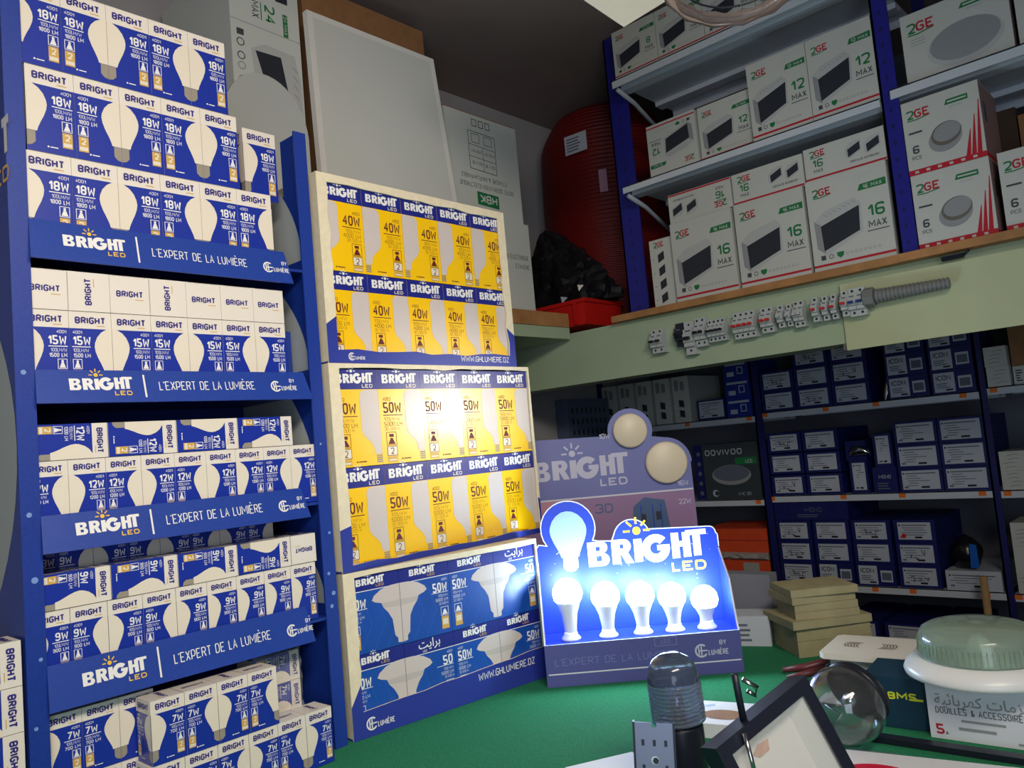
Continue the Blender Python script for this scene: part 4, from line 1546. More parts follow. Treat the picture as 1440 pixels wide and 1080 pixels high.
wb = label_box('labelled_carton', .185, .072, .30, lab=(.04, .1, .96, .9), seed=12, body='label_white')
tag(wb, 'pale blue-white box under the blue bag by the wooden stick', 'box', g3)
wb.location = (-.838, YL + .004, .8253)
m = MB()
rg = random.Random(5)
rows = []
for i in range(9):
    t_ = i / 8
    rows.append([(-.865 + .055 * math.sin(PI * (.12 + .88 * t_)) ** .6 * math.cos(2 * PI * j / 14) * (1 + rg.uniform(-.12, .12)), YL + .07 + .05 * math.sin(PI * (.12 + .88 * t_)) ** .6 * math.sin(2 * PI * j / 14), .8978 + .125 * t_) for j in range(14)])
m.grid(rows, 'black_bag', True, True)
bb = m.build('plastic_bag')
tag(bb, 'dark bag with blue print on the pale box beside the wooden stick', 'bag')
m = MB()
fr = Fr((-.842, YL + .009, .905), (1, .2, 0), (0, 0, 1))
m.prism(fr, [(.0, .0), (.028, .005), (.026, .085), (.004, .09)], 0, .003, 'blue_bag')
m.build('blue_print', bb)
for i, (x, w_) in enumerate(((-1.10, .15), (-.93, .15), (-1.27, .15))):
    dup(PLAIN, TR(x, YL + .004, .6005), f'labelled navy box in the dark below the stocked shelves, {("between two others", "nearest the wooden stick", "nearest the beige boards")[i]}', 'box', g3)
# wooden stick
m = MB(); m.tube([(-.772, 3.16, .0), (-.777, 3.19, .90)], .0125, 'stick_wood', 10)
tag(m.build('broom_handle'), 'bare wooden handle leaning upright before the lower shelves', 'handle')
# left bay
m = MB()
m.box(-.044, .044, 0, .30, 0, .216, 'box_white')
fr = Fr((-.044, 0, 0), (1, 0, 0), (0, 0, 1))
for k in range(2):
    for i in range(3):
        m.rect(fr, .014 + .030 * k + .007 * i, .15, .018 + .030 * k + .007 * i, .20 - .008 * k, 'box_text', 2)
for z in (.028, .075):
    m.poly(fr, [(.030, z), (.056, z - .006), (.056, z + .026), (.030, z + .032)], 'box_dark', 2)
    m.poly(fr, [(.022, z - .008), (.030, z - .004), (.030, z + .036), (.022, z + .03)], 'box_grey', 2)
WB = m.build('switch_carton')
for i in range(5):
    dup(WB, TR(-2.380 + .1025 * i, YL + .004, 1.5422), f'tall narrow white carton with small dark pictures, {ORD[i]} of five under beam', 'carton', 'row of five narrow white cartons')
BL = label_box('labelled_carton', .140, .092, .30, lab=(.06, .1, .95, .92), seed=14)
tag(BL, 'navy box with a wide white label beside the five narrow white cartons', 'box', g3)
BL.location = (-1.821, YL + .004, 1.5422)
m = MB()
m.box(-.059, .059, 0, .3, 0, .0835, 'blue_card')
fr = Fr((-.059, 0, 0), (1, 0, 0), (0, 0, 1))
m.rect(fr, .01, .062, .108, .072, 'label_white', 2)
m.rect(fr, .016, .014, .05, .034, 'label_white', 2)
m.line(fr, [(.068, .024), (.092, .024), (.092, .052), (.068, .052)], .004, 'label_white', 2, True)
BS = m.build('socket_carton')
for i in range(3):
    dup(BS, TR(-1.683, YL + .004, 1.5422 + .084 * i), f'bright blue socket carton, {LV[i]} of three beside the blue post', 'carton', 'bright blue socket cartons')
m = MB()
m.box(-1.892, -1.622, YL + .004, YL + .2, 1.1783, 1.43, 'dark_box')
fr = Fr((-1.892, YL + .004, 1.1783), (1, 0, 0), (0, 0, 1))
m.text(fr, "OOVIVOO", .014, .20, .026, 'label_white', 2, t=.17, ws=1.15, sp=1.1)
m.rect(fr, .16, .155, .262, .185, 'box_green', 2)
m.text(fr, "LED", .21, .16, .015, 'label_white', 3, t=.14)
m.disc(fr, .135, .11, .095, 'box_midgrey', 2, 28, ry=.045)
m.disc(fr, .135, .118, .088, 'label_text', 3, 28, ry=.036)
m.disc(fr, .05, .03, .016, 'label_white', 2, 16)
m.disc(fr, .055, .03, .011, 'dark_box', 3, 16)
m.text(fr, "4-IC 90", .16, .018, .014, 'label_white', 2, t=.12)
tag(m.build('lamp_carton'), 'dark grey carton with an oval lamp picture and a green flash', 'carton')
m = MB()
m.box(-1.947, -1.8935, YL + .02, YL + .2, 1.1783, 1.43, 'navy_card')
fr = Fr((-1.947, YL + .02, 1.1783), (1, 0, 0), (0, 0, 1))
for i in range(5):
    m.disc(fr, .025, .03 + .045 * i, .01, 'label_text', 2, 10)
tag(m.build('narrow_carton'), 'narrow dark carton left of the dark grey lamp carton', 'carton')
for i, (z, h_, lab, wr) in enumerate(((.8002, .052, 'bright orange flat box, lowest of the orange pile', 0), (.8525, .060, 'orange flat box with a grey patch under the film wrap', 1),
                                     (.944, .054, 'orange flat box resting on the crumpled film', 0), (.9985, .052, 'orange flat box, topmost of the orange pile', 0))):
    m = MB()
    m.box(-1.93, -1.625, YL + .006 + .004 * i, YL + .28, z, z + h_, 'orange_card')
    fr = Fr((-1.93, YL + .006 + .004 * i, z), (1, 0, 0), (0, 0, 1))
    if wr:
        m.rect(fr, .18, .008, .255, .048, 'wrap_film', 2)
    m.rect(fr, 0, h_ - .003, .305, h_ - .001, 'red_handle', 1)
    tag(m.build('orange_box'), lab, 'box', 'orange flat boxes')
m = MB()
rg = random.Random(8)
rows = []
for i in range(5):
    rows.append([(-1.94 + .31 * j / 14, YL - .006 + (rg.uniform(-.006, .006) if 0 < i < 4 else .02), .9135 + .0295 * i / 4) for j in range(15)])
m.grid(rows, 'wrap_film', False)
m.box(-1.93, -1.63, YL + .012, YL + .27, .9128, .9436, 'wrap_film')
tag(m.build('film_wrap'), 'crumpled pale film pressed between the orange boxes', 'film')
# dark perforated panel at the far left of the top left shelf
fan = empty('perforated_sheet', (-2.43, 3.25, 1.1), 'dark blue perforated metal sheet standing beyond the yellow boxes under the beam', 'metal sheet')
m = MB()
m.box(-2.445, -2.372, 2.95, 3.28, 1.0, 1.70, 'sheet_blue')
part(m, 'sheet', fan)
m = MB()
fr = Fr((-2.372, 2.95, 1.0), (0, 1, 0), (0, 0, 1))
for i in range(8):
    for k in range(12):
        m.rect(fr, .03 + .036 * i, .06 + .052 * k, .042 + .036 * i, .085 + .052 * k, 'marker', 2)
o = part(m, 'perforations', fan)
o['kind'] = 'stuff'
# right bay
for x0, x1, z0, z1, lab in ((-.706, -.634, 1.5585, 1.630, 'white box right of the lower blue post, under another white box'), (-.708, -.636, 1.6305, 1.702, 'white box right of the lower blue post, stacked on another just under the beam'),
                            (-.703, -.50, 1.1885, 1.255, 'white box with sketchy print on the right middle shelf, the lower of two'), (-.703, -.50, 1.2555, 1.325, 'white box with sketchy print on the right middle shelf, the upper of two'),
                            (-.698, -.50, .8235, .99, 'large white box at the right end of the lowest stocked shelf'), (-.698, -.50, .9905, 1.072, 'white box on the large one at the right end of the lowest stocked shelf')):
    m = MB()
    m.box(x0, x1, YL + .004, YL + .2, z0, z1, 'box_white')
    fr = Fr((x0, YL + .004, z0), (1, 0, 0), (0, 0, 1))
    rg = random.Random(int(z0 * 1000))
    for i in range(4):
        xx = .01 + rg.uniform(0, .02)
        m.line(fr, [(xx, .012 + .014 * i), (xx + .02, .016 + .014 * i), (xx + .034, .014 + .014 * i)], .0015, 'label_text', 2)
    tag(m.build('white_box'), lab, 'box', 'white boxes of the right bay')
m = MB()
m.box(-.628, -.45, YL + .03, YL + .2, 1.625, 1.80, 'carton_brown')
m.box(-.628, -.45, YL + .03, YL + .2, 1.5585, 1.624, 'box_white')
fr = Fr((-.628, YL + .03, 1.5585), (1, 0, 0), (0, 0, 1))
m.bars(fr, .008, .01, .02, .045, 5, 'marker', 2, 2)
tag(m.build('brown_carton'), 'brown carton with white lower band at right end of shelf under beam', 'carton')

# ================================================================== THE LIT BULB DISPLAY
P0 = Vector((-1.273, 1.415, ZC + .0005))
AZ = math.atan2(1.714 - 1.415, -.933 + 1.273)
ds = empty('bulb_display', P0, 'blue counter display with five glowing bulbs in a row', 'display', None, AZ)
DW, DD, DL = .4525, .13, .095          # width, depth, ledge height
FB = Fr((0, DD, 0), (1, 0, 0), (0, 0, 1))       # header board, local front -Y
arc = lambda cx, cy, r, a0, a1, n=14: [(cx + r * math.cos(R(a0 + (a1 - a0) * i / n)), cy + r * math.sin(R(a0 + (a1 - a0) * i / n))) for i in range(n + 1)]
out = [(0, 0), (DW, 0), (DW, .27), (.452, .30)] + arc(.432, .305, .016, 0, 90, 5) + arc(.241, .308, .046, 24, 165, 10) + [(.19, .305), (.155, .308)] + \
      arc(.084, .345, .068, -30, 215, 18) + [(.008, .31), (0, .30)]
m = MB()
m.prism(FB, out, -.004, 0, 'display_blue', 'display_edge')
logo(m, FB, .128, .246, .292, 'print_white', 'logo_yellow', 'logo_yellow', 2)
n_out = [p for p in out[2:]]
m.line(FB, n_out, .0025, 'display_edge', 1)
rg = random.Random(2)
for i in range(30):
    m.disc(FB, rg.uniform(.02, .43), rg.uniform(.17, .31), rg.uniform(.0006, .0014), 'display_edge', 1, 6)
# printed bulb
hb_, r_ = .158, .045
for sg in (1, -1):
    bulb_half(m, FB, .084, sg, .388, .238, .046, 'bulb_print', 'box_grey', 2)
hb_o = m.build('header_board', ds)
m = MB()
m.prism(Fr((0, 0, 0), (1, 0, 0), (0, 0, 1)), [(0, 0), (DW, 0), (DW, DL), (0, DL)], -.004, 0, 'display_front', 'display_edge')
ff = Fr((0, 0, 0), (1, 0, 0), (0, 0, 1))
m.rect(ff, .005, .027, DW - .004, .030, 'display_edge', 1)
m.text(ff, "L'EXPERT DE LA LUMIERE", .022, .046, .017, 'display_lilac', 2, t=.12, fit=.285)
ghl(m, ff, .345, .040, .030, 'display_print', 2, by=True)
m.line(ff, [(.255, .074), (.305, .074), (.305, .092), (.255, .092)], .002, 'display_lilac', 2, True)
m.text(ff, "LED", .28, .078, .010, 'display_lilac', 2, t=.16, align='c')
m.build('front_panel', ds)
m = MB()
m.box(.004, DW - .004, .0042, DD - .0045, DL - .006, DL - .002, 'display_blue')
m.build('ledge', ds)
for x in (0, DW - .004):
    m = MB()
    fs = Fr((x, 0, 0), (0, 1, 0), (0, 0, 1))
    m.prism(fs, [(.004, 0), (DD - .004, 0), (DD - .004, .268), (.105, .25), (.045, .205), (.012, .11), (.004, .095)], 0, .004, 'display_blue', 'display_edge')
    m.build('side_wing', ds)

MD = TR(*P0) @ Matrix.Rotation(AZ, 4, 'Z')
spec = [(.066, .144, .036), (.155, .128, .0345), (.237, .122, .034), (.312, .113, .033), (.388, .100, .032)]
for i, (u, Hb, rb) in enumerate(spec):
    p = MD @ Vector((u, .048, DL - .0018))
    b = empty('led_bulb', p, f'glowing white bulb on the blue display, {["leftmost and largest", "second from the left", "in the middle", "second from the right", "rightmost and smallest"][i]} of five', 'bulb', 'lit bulbs on the display')
    m = MB()
    m.lathe([(0, 0), (.0225, 0), (.0235, .004), (.020, .008), (.0165, .012), (.0155, .018), (0, .018)], 'bulb_plastic', n=24)
    m.build('lamp_holder', b)
    zc_ = Hb - rb * .98
    m = MB()
    m.lathe([(.0145, .0182), (.0150, .022), (.0155, .03), (.019, zc_ * .55), (rb * .80, zc_ - rb * .55)], 'bulb_plastic', n=24)
    m.build('bulb_body', b)
    m = MB()
    m.lathe([(rb * .80, zc_ - rb * .55), (rb * .93, zc_ - rb * .35), (rb, zc_), (rb * .94, zc_ + rb * .34), (rb * .76, zc_ + rb * .64), (rb * .5, zc_ + rb * .86), (rb * .25, zc_ + rb * .96), (0, zc_ + rb * .98)], 'bulb_glow', n=28)
    m.build('globe', b)

# second display behind it, lens haze put into its lilac and pinkish colours
Q0 = Vector((-1.62, 1.84, ZC + .0005))
AQ = math.atan2(.46, .52)
d2 = empty('panel_light_display', Q0, 'lilac display board with two round lamps on it behind the glowing bulbs', 'display', None, AQ)
FQ = Fr((0, 0, 0), (1, 0, 0), (0, 0, 1))
out = [(-.07, 0), (.468, 0), (.465, .47)] + arc(.391, .471, .078, 0, 88, 8) + [(.36, .555)] + arc(.292, .578, .068, -20, 190, 14) + [(.215, .568), (-.07, .575)]
m = MB()
m.prism(FQ, out, -.012, 0, 'display_lilac', 'display_lilac')
m.poly(FQ, [(-.068, .22), (.465, .22), (.464, .385), (-.068, .388)], 'display_mauve', 1)  # pinkish haze over the lower part, painted as a band
m.poly(FQ, [(-.068, .30), (.10, .32), (.10, .385), (-.068, .386)], 'display_pink', 2)
m.rect(FQ, -.065, .386, .464, .391, 'display_edge', 3)
logo(m, FQ, -.012, .447, .285, 'display_print', 'display_print', 'display_print', 2)
for s_, x, z in (("10W", .213, .560), ("16W", .435, .400), ("22W", .435, .345)):
    m.text(FQ, s_, x, z, .016, 'display_print', 3, t=.14, ws=.7, align='c')
m.text(FQ, "3D", .165, .338, .028, 'display_slate', 3, t=.14, ws=1.1)
m.poly(FQ, [(.265, .23), (.28, .35), (.315, .375), (.375, .362), (.39, .23)], 'display_slate', 3)
for x in (.30, .335, .36):
    m.rect(FQ, x, .235, x + .003, .352, 'display_blue', 4)
m.rect(FQ, .30, .30, .315, .325, 'breaker_dark', 5)
m.rect(FQ, .345, .305, .36, .33, 'breaker_dark', 5)
m.build('board', d2)
m = MB()
m.box(-.05, .45, .0125, .20, 0, .16, 'display_lilac')
m.build('rear_foot', d2)
for nm, cx, cz, r_, lab in (('round_panel_lamp', .2915, .578, .0525, 'smaller round cream lamp at the top of the lilac display'), ('round_panel_lamp', .391, .473, .0635, 'larger round cream lamp on the rounded shoulder of the lilac display')):
    m = MB()
    M = Matrix.Rotation(R(90), 4, 'X')
    m.lathe([(0, 0), (r_, 0), (r_, .008), (r_ * .97, .013), (r_ * .9, .016), (0, .0165)], 'lamp_opal', n=40, M=M)
    o = m.build(nm)
    o.location = TR(*Q0) @ Matrix.Rotation(AQ, 4, 'Z') @ Vector((cx, -.0012, cz))
    o.rotation_euler = (0, 0, AQ)
    tag(o, lab, 'lamp', 'round lamps on the lilac display')

# white papers and boxes behind the display on the counter
def loose_box(name, label, loc, rz, w_, d_, h_, mt, cat='box', group=None, deco=None, tilt=0.0):
    m = MB()
    m.box(0, w_, 0, d_, 0, h_, mt)
    if deco:
        deco(m, Fr((0, 0, 0), (1, 0, 0), (0, 0, 1)), Fr((0, 0, h_), (1, 0, 0), (0, 1, 0)))
    o = m.build(name, None, loc)
    o.rotation_euler = (tilt, 0, R(rz))
    return tag(o, label, cat, group)


def d_lines(m, f, t):
    m.bars(f, .01, .01, .05, .05, 4, 'label_text', 2, 3)


loose_box('white_box', 'white box behind the right edge of the lit display on the carpet', (-1.065, 1.905, ZC + .0005), 20, .10, .09, .075, 'label_white', 'box', 'white boxes behind the lit display', d_lines)
loose_box('white_box', 'white box standing upright behind the lit display on the carpet', (-1.16, 1.92, ZC + .0005), 38, .085, .05, .125, 'label_white', 'box', 'white boxes behind the lit display', d_lines)
loose_box('white_box', 'large white carton at the far edge of the carpet beside the beige boards', (-1.22, 2.055, ZC + .0005), 3, .20, .05, .155, 'grey_carton', 'box', 'white boxes behind the lit display')

# pile of beige boards
za = ZC + .0005
PILE = [(.185, .145, .038, 0, 'thick beige block at the bottom of the pile beside the white vent'), (.185, .145, .030, 1, 'beige block, second from the bottom of the pile'), (.20, .165, .019, 3, 'wide beige board jutting out in the middle of the pile'), (.155, .13, .018, -4, 'beige board lying on the wide one in the pile'),
        (.155, .13, .018, -2, 'beige board, third from the top of the pile'), (.16, .135, .018, 2, 'beige board, second from the top of the pile'), (.165, .135, .018, -1, 'topmost beige board of the pile')]
for i, (w_, d_, h_, rz, lab) in enumerate(PILE):
    m = MB()
    ox, oy = ((0, 0), (0, 0), (-.012, -.012), (.004, .006), (.004, .005), (-.002, .0), (-.004, -.002))[i]
    m.box(ox, ox + w_, oy, oy + d_, 0, h_ - .0006, 'beige_board')
    m.box(ox + .004, ox + w_ - .004, oy + .004, oy + d_ - .004, h_ - .0006, h_ - .0003, 'beige_board')
    o = m.build('beige_board', None, (-.868, 1.865, za))
    o.rotation_euler = (0, 0, R(47 + rz))
    tag(o, lab, 'board', 'pile of beige boards')
    za += h_

# ================================================================== FOREGROUND SAMPLES ON THE CARPET
# carton with lamp on it
def d_carton(m, f, t):
    arabic(m, f, "\ufe94\ufef4\ufe8b\ufe8e\ufe91\ufeae\ufeec\ufedb \ufe95\ufe8e\ufee3\ufeb0\ufee0\ufe98\ufeb4\ufee3\ufeed \ufef1\ufeed\ufea9", .012, .058, .024, 'box_midgrey', 2, 'l')
    m.text(f, "DOUILLES & ACCESSOIRES", .012, .043, .011, 'box_text', 2, t=.12, ws=.6, sp=1.1)
    m.bars(f, .05, .030, .1, .009, 1, 'box_midgrey', 2, 1)
    m.bars(f, .045, .016, .08, .011, 1, 'box_midgrey', 2, 4)
    m.text(f, "5", .01, .008, .017, 'box_red', 2, t=.2)
    m.text(f, "A", .024, .008, .006, 'box_text', 2, t=.2)
    m.bars(f, .13, .004, .04, .008, 1, 'box_midgrey', 2, 4)


loose_box('accessories_carton', 'white carton with red number five under the round glass lamp', (-.478, 1.500, ZC + .0005), 3.5, .27, .20, .098, 'paper', 'carton', None, d_carton)
bh = empty('bulkhead_lamp', (-.402, 1.566, ZC + .099), 'round ribbed greenish glass lamp on a white base, standing on the white carton', 'lamp')
m = MB()
m.lathe([(0, 0), (.112, 0), (.121, .003), (.123, .009), (.119, .018), (.110, .026), (.102, .031), (0, .032)], 'plate_white', n=56)
m.build('base', bh)
m = MB()
prof = [(.093, .0325)]
for i in range(8):
    prof.append((.0975 - .0005 * i, .034 + .0038 * i))
prof += [(.0935, .068), (.088, .077), (.078, .083), (.060, .088), (.03, .091), (0, .092)]
inner = [(r_ - .004 if r_ > .005 else 0, z - .004) for r_, z in prof[::-1]]
m.lathe(prof + inner, 'green_glass', n=96)
# moulded ribs round the wall
for i in range(72):
    a = 2 * PI * i / 72
    m.box(-.0008, .0008, .0935, .0972, .036, .060, 'green_glass', Matrix.Rotation(a, 4, 'Z'))
m.build('glass_cover', bh)
m = MB()
m.lathe([(0, .034), (.02, .034), (.02, .05), (.012, .062), (0, .066)], 'plate_white', n=16)
m.build('lamp_holder', bh)

# teal box, vent
def d_bms(m, f, t):
    m.text(f, "BMS", .040, .050, .013, 'bms_yellow', 2, t=.24, ws=1.1)
    m.rect(f, .076, .050, .098, .054, 'bms_yellow', 2)


loose_box('teal_box', 'dark teal box with a yellow mark, left of the white carton', (-.588, 1.512, ZC + .0005), 6, .104, .12, .088, 'bms_teal', 'box', None, d_bms)
loose_box('grey_white_box', 'pale box under the white square vent', (-.705, 1.655, ZC + .0005), 8, .125, .125, .070, 'wrap_film', 'box')
vt = empty('vent_cover', (-.722, 1.640, ZC + .0715), 'square white vent cover with curved slots lying on a pale box', 'vent', None, R(6))
m = MB()
m.prism(Fr((0, 0, 0), (1, 0, 0), (0, 1, 0)), [(.01, 0), (.158, 0), (.168, .01), (.168, .148), (.158, .158), (.01, .158), (0, .148), (0, .01)], 0, .012, 'vent_white')
m.build('plate', vt)
ft = Fr((0, 0, .012), (1, 0, 0), (0, 1, 0))
for cx, sgn in ((.055, 1), (.112, -1)):
    m = MB()
    for i in range(5):
        a0 = 180 if sgn > 0 else 0
        m.line(ft, [(cx + sgn * (.0 + .006 * i) + .022 * math.cos(R(a)), .08 + .026 * math.sin(R(a))) for a in range(a0 - 50, a0 + 51, 20)], .0025, 'slot_dark', 2)
    m.build('slots', vt)
# crumpled film below the vent
m = MB()
rg = random.Random(31)
rows = []
for i in range(8):
    rows.append([(-.72 + .015 * j + rg.uniform(-.003, .003), 1.575 + .01 * i, ZC + .006 + .022 * math.sin(PI * j / 8) * math.sin(PI * i / 7) * rg.uniform(.7, 1.2)) for j in range(9)])
m.grid(rows, 'wrap_film', False)
tag(m.build('crumpled_film'), 'crumpled white plastic in front of the pale box under the vent', 'film')
# pliers
pl = empty('pliers', (-.80, 1.70, ZC), 'dark red handled pliers lying between the beige boards and the vent', 'pliers')
m = MB()
m.tube([(-.845, 1.725, ZC + .012), (-.80, 1.745, ZC + .018), (-.765, 1.775, ZC + .026), (-.742, 1.80, ZC + .03)], [.006, .009, .010, .007], 'red_handle', 8)
part(m, 'handle', pl)
m = MB()
m.tube([(-.82, 1.690, ZC + .008), (-.785, 1.715, ZC + .014), (-.755, 1.745, ZC + .02)], [.005, .008, .009], 'red_handle', 8)
part(m, 'handle', pl)
m = MB()
m.tube([(-.755, 1.745, ZC + .02), (-.742, 1.775, ZC + .026), (-.725, 1.79, ZC + .03)], [.008, .009, .004], 'black_metal', 8)
part(m, 'jaw', pl)

# clear globe lamp
gl = empty('globe_lamp', (-.585, 1.400, ZC), 'clear glass globe with a dark cap lying beside the floodlight', 'lamp')
ax = Vector((.30, .90, .42)).normalized()
MG = TR(-.575, 1.387, ZC + .071) @ ax.to_track_quat('Z', 'Y').to_matrix().to_4x4()
m = MB()
prof = [(0, -.066), (.02, -.063), (.042, -.050), (.058, -.030), (.0655, -.005), (.064, .018), (.056, .034), (.044, .046)]
m.lathe(prof + [(r_ * .955, z * .955) for r_, z in prof[::-1]], 'clear_glass', n=48, M=MG)
part(m, 'glass_globe', gl)
m = MB()
m.lathe([(0, .056), (.040, .055), (.053, .049), (.058, .038), (.057, .034), (.052, .034), (.044, .046), (0, .050)], 'black_plastic', n=40, M=MG)
part(m, 'cap', gl)
m = MB()
m.lathe([(.012, .047), (.013, .02), (.010, .004), (0, .002)], 'chrome', n=16, M=MG)
m.tube([MG @ Vector((.0, .0, .0)), MG @ Vector((.02, .01, -.02)), MG @ Vector((-.02, .012, -.03)), MG @ Vector((.01, -.02, -.045))], .002, 'chrome', 6)
part(m, 'lamp_socket', gl)

# dark strip and printed leaflet box
m = MB()
m.box(0, .42, 0, .022, 0, .010, 'black_plastic')
o = m.build('dark_strip', None, (-.560, 1.432, ZC + .0005))
o.rotation_euler = (0, 0, R(3))
tag(o, 'flat dark strip lying on the carpet in front of the white carton', 'strip')


def d_leaf(m, f, t):
    m.poly(t, [(.085 + .052 * math.cos(PI * i / 20), .001 + .036 * math.sin(PI * i / 20)) for i in range(21)], 'paper_red', 2)
    m.bars(t, .03, .085, .12, .006, 1, 'label_text', 2, 1)


loose_box('printed_box', 'white box with a big red disc at the bottom edge beside the floodlight', (-.575, 1.262, ZC + .0005), 12, .28, .085, .012, 'paper', 'box', None, d_leaf)

# floodlight
fl = empty('floodlight', (-.45, 1.0, ZC), 'black framed floodlight tipped up among the samples on the carpet', 'floodlight')
EYE = Vector((0, 0, 1.49))
T_, L_, R_ = (EYE + (Vector(q) - EYE) * .91 for q in ((-.5137, 1.1172, 1.1346), (-.5691, .9484, 1.0787), (-.470, 1.1452, 1.0067)))
U_, V_ = L_ - T_, R_ - T_
N_ = U_.cross(V_).normalized()
V_ = N_.cross(U_.normalized())
UL, VL = .170, .178
U_.normalize()
V_.normalize()
fr = Fr(T_, U_, V_)
if fr.n.z < 0:
    fr.n = -fr.n


def ringframe(m, fr, a, b, c, d, t, lift, th, mt):
    for q in ((a, b, c, b + t), (a, d - t, c, d), (a, b + t, a + t, d - t), (c - t, b + t, c, d - t)):
        m.prism(fr, [(q[0], q[1]), (q[2], q[1]), (q[2], q[3]), (q[0], q[3])], lift - th, lift, mt)


m = MB()
ringframe(m, fr, 0, 0, UL, VL, .017, 0, .03, 'black_metal')
m.prism(fr, [(.002, .002), (UL - .002, .002), (UL - .002, VL - .002), (.002, VL - .002)], -.036, -.0301, 'black_metal')
for i in range(8):
    m.prism(fr, [(.016 + .0185 * i, .02), (.020 + .0185 * i, .02), (.020 + .0185 * i, VL - .02), (.016 + .0185 * i, VL - .02)], -.044, -.036, 'black_metal')
part(m, 'housing', fl)
m = MB()
for q in range(4):
    pass
a, b = .0172, .034
o4 = [(a, a), (UL - a, a), (UL - a, VL - a), (a, VL - a)]
i4 = [(b, b), (UL - b, b), (UL - b, VL - b), (b, VL - b)]
for k in range(4):
    j = (k + 1) % 4
    m.face([fr.p(*o4[k], -.006), fr.p(*o4[j], -.006), fr.p(*i4[j], -.026), fr.p(*i4[k], -.026)], 'reflector')
m.face([fr.p(*q, -.026) for q in i4], 'reflector')
m.poly(fr, [(.080, .040), (.10, .038), (.112, .044), (.104, .052), (.086, .052)], 'rust', -100)
part(m, 'reflector', fl)
m = MB()
m.prism(fr, [(.0171, .0171), (UL - .0171, .0171), (UL - .0171, VL - .0171), (.0171, VL - .0171)], -.0045, -.0025, 'film')
part(m, 'glass_pane', fl)
m = MB()
cpt = fr.p(.106, -.004, -.012)
m.tube([cpt + Vector((0, 0, -.01)), cpt + Vector((-.003, -.002, .03)), cpt + Vector((-.004, -.004, .052))], .0045, 'black_metal', 8)
part(m, 'bracket', fl)
m = MB()
m.tube([fr.p(.128, .004, .006), fr.p(.137, .030, .008), fr.p(.145, .06, .006)], .003, 'chrome', 8)
part(m, 'bolt_rod', fl)
m = MB()
m.tube([cpt + Vector((.003, .002, .045)), cpt + Vector((.016, .012, .034)), cpt + Vector((.013, .012, .024)), cpt + Vector((.005, .006, .03))], .0032, 'chrome', 8)
part(m, 'wire_clip', fl)

# white box with an oval hole
def d_hole(m, f, t):
    m.disc(t, .062, .052, .040, 'carton_brown', 2, 28, ry=.026)
    m.ring(t, .062, .052, .034, .0001, 'carton_brown', 2)
    m.poly(t, [(.012, .085), (.035, .10), (.03, .108), (.008, .094)], 'display_slate', 2)


loose_box('white_box', 'flat white box with a brown oval opening behind the floodlight', (-.845, 1.305, ZC + .0005), 15, .135, .125, .026, 'paper', 'box', None, d_hole)
loose_box('leaflet', 'white leaflet on the carpet left of the perforated plate', (-.885, 1.045, ZC + .0005), 62, .13, .07, .0015, 'paper', 'leaflet')

# ribbed glass lamp
jr = empty('garden_lamp', (-.722, 1.112, ZC), 'dark domed lamp with ribbed clear glass before the lit display', 'lamp', None)
lean = (Vector((-.006, -.004, .15))).normalized()
MJ = TR(-.722, 1.112, ZC + .0025) @ lean.to_track_quat('Z', 'Y').to_matrix().to_4x4()
m = MB()
m.lathe([(0, .001), (.030, .001), (.034, .006), (.036, .095), (.034, .1025), (0, .1025)], 'black_plastic', n=36, M=MJ)
part(m, 'base', jr)
m = MB()
prof = [(.036, .103)]
for i in range(10):
    z = .104 + .0062 * i
    prof += [(.0405, z), (.0422, z + .002), (.0422, z + .0042), (.0405, z + .0058)]
prof += [(.0400, .166)]
m.lathe(prof + [(r_ - .003, z) for r_, z in prof[::-1]], 'smoke_glass', n=40, M=MJ)
part(m, 'glass_body', jr)
m = MB()
m.lathe([(.041, .1662), (.0405, .176), (.037, .189), (.029, .200), (.016, .207), (0, .209)], 'smoke_dome', n=40, M=MJ)
part(m, 'dome', jr)
m = MB()
m.lathe([(0, .103), (.012, .103), (.011, .145), (0, .150)], 'chrome', n=14, M=MJ)
for k in range(3):
    m.tube([MJ @ Vector((.012 + .004 * k, -.026, .107 + .008 * k)), MJ @ Vector((.033, -.012, .108 + .008 * k))], .0028, 'chrome', 6)
part(m, 'lamp_core', jr)
# perforated mounting plate
mp = empty('mounting_plate', (-.74, 1.02, ZC), 'grey metal plate with slots leaning against the domed lamp', 'plate')
A0 = Vector((-.676, .922, 1.104))
A1 = Vector((-.633, .949, 1.100))
dn = Vector((.004, -.020, -.160))
U1 = (A1 - A0)
WP = U1.length
fr = Fr(A0 + dn, U1, -dn)
HP = dn.length
m = MB()
m.prism(fr, [(0, 0), (WP, 0), (WP, HP), (WP * .58, HP), (WP * .58, HP - .006), (WP * .44, HP - .006), (WP * .44, HP), (0, HP)], -.002, 0, 'grey_metal')
m.prism(fr, [(-.003, -.002), (0, -.002), (0, HP), (-.003, HP)], -.012, .001, 'black_metal')
m.prism(fr, [(WP, -.002), (WP + .003, -.002), (WP + .003, HP), (WP, HP)], -.012, .001, 'black_metal')
part(m, 'plate_body', mp)
m = MB()
for r0 in (HP - .030, HP - .062, HP - .09):
    for u in (.2, .5, .8):
        if abs(u - .5) < .1 and r0 == HP - .062:
            continue
        m.prism(fr, [(WP * u - .002, r0), (WP * u + .002, r0), (WP * u + .002, r0 + .008), (WP * u - .002, r0 + .008)], .0002, .0005, 'black_plastic')
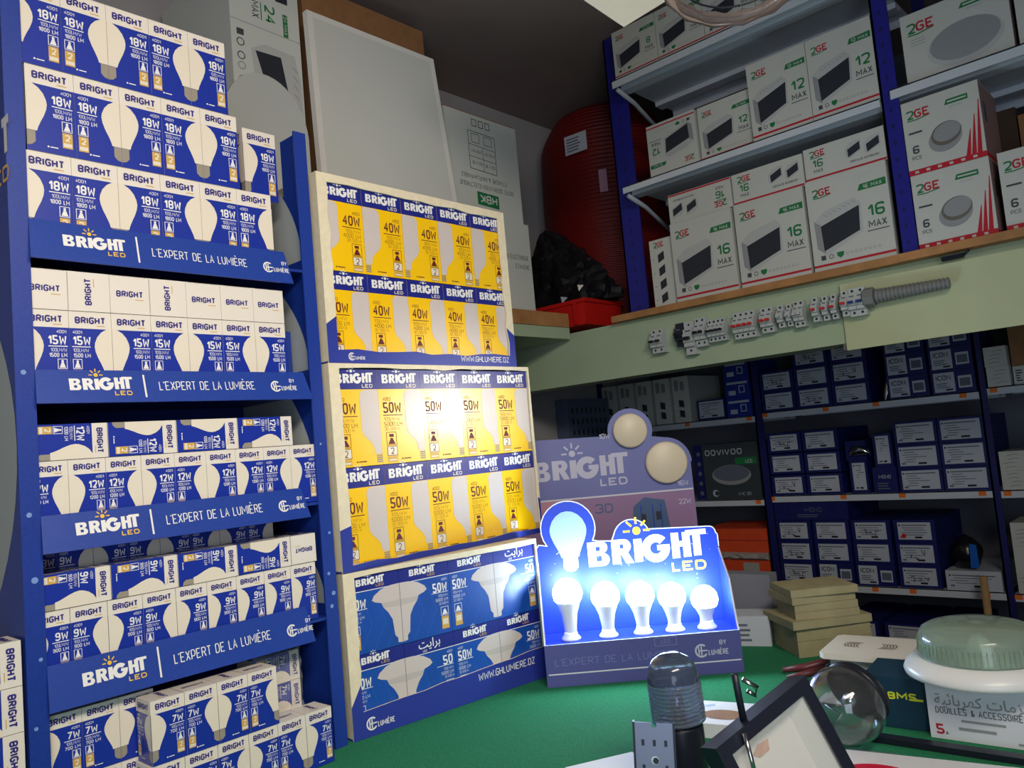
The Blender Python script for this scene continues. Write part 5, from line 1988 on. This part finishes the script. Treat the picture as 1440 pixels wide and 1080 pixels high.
m.disc(fr, WP * .5, HP - .048, .0055, 'chrome', 2, 16)
m.disc(fr, WP * .52, HP - .0485, .004, 'black_plastic', 3, 16)
part(m, 'slots', mp)

# ================================================================== HANGING SAMPLES AT THE TOP
m = MB()
nC = Vector((-1.013, 1.616, 2.482))
eA = (Vector((-1.061, 1.527, 2.541)) - nC).normalized()
eB = (Vector((-.850, 1.668, 2.494)) - nC)
eB = (eB - eA * eB.dot(eA) * .35).normalized()
fr = Fr(nC, eA, eB)
fr.v = eB
if fr.n.y > 0:
    fr.n = -fr.n
m.prism(fr, [(0, 0), (.30, 0), (.30, .30), (0, .30)], -.02, 0, 'slab_white')
for a_, b_ in ((.27, .04), (.27, .26)):
    q = fr.p(a_, b_, -.02)
    m.tube([q, Vector((q.x, q.y, 3.08))], .002, 'chrome', 5)
tag(m.build('hanging_panel'), 'tilted cream panel hanging from the ceiling at the top of the picture', 'panel')
gd = empty('ribbed_ring', (-.589, 1.334, 2.33), 'clear ribbed ring with a thin dark wire hanging before the top shelf', 'ring')
m = MB()
cen = Vector((-.589, 1.334, 2.325))
axn = Vector((.3898, -.8827, .2623)).normalized()
Q = axn.to_track_quat('Z', 'Y').to_matrix()
path, path2 = [], []
RR = .127
for i in range(48):
    a = 2 * PI * i / 48
    path.append(cen + Q @ Vector((RR * math.cos(a), RR * math.sin(a), 0)))
    path2.append(cen + Q @ Vector((RR * .86 * math.cos(a), RR * .86 * math.sin(a), .010)))
m.tube(path, [.011 if i % 3 else .014 for i in range(48)], 'guard_tube', 10, True)
part(m, 'ring_tube', gd)
m = MB()
m.tube(path2, .0018, 'black_plastic', 6, True)
part(m, 'wire', gd)
m = MB()
for a in (30, 150, 270):
    q = cen + Q @ Vector((RR * math.cos(R(a)), RR * math.sin(R(a)), .017))
    m.tube([q, Vector((-.589, 1.334, 2.75))], .001, 'chrome', 5)
m.tube([Vector((-.589, 1.334, 2.75)), Vector((-.589, 1.334, 3.08))], .0015, 'chrome', 5)
part(m, 'hanging_wire', gd)
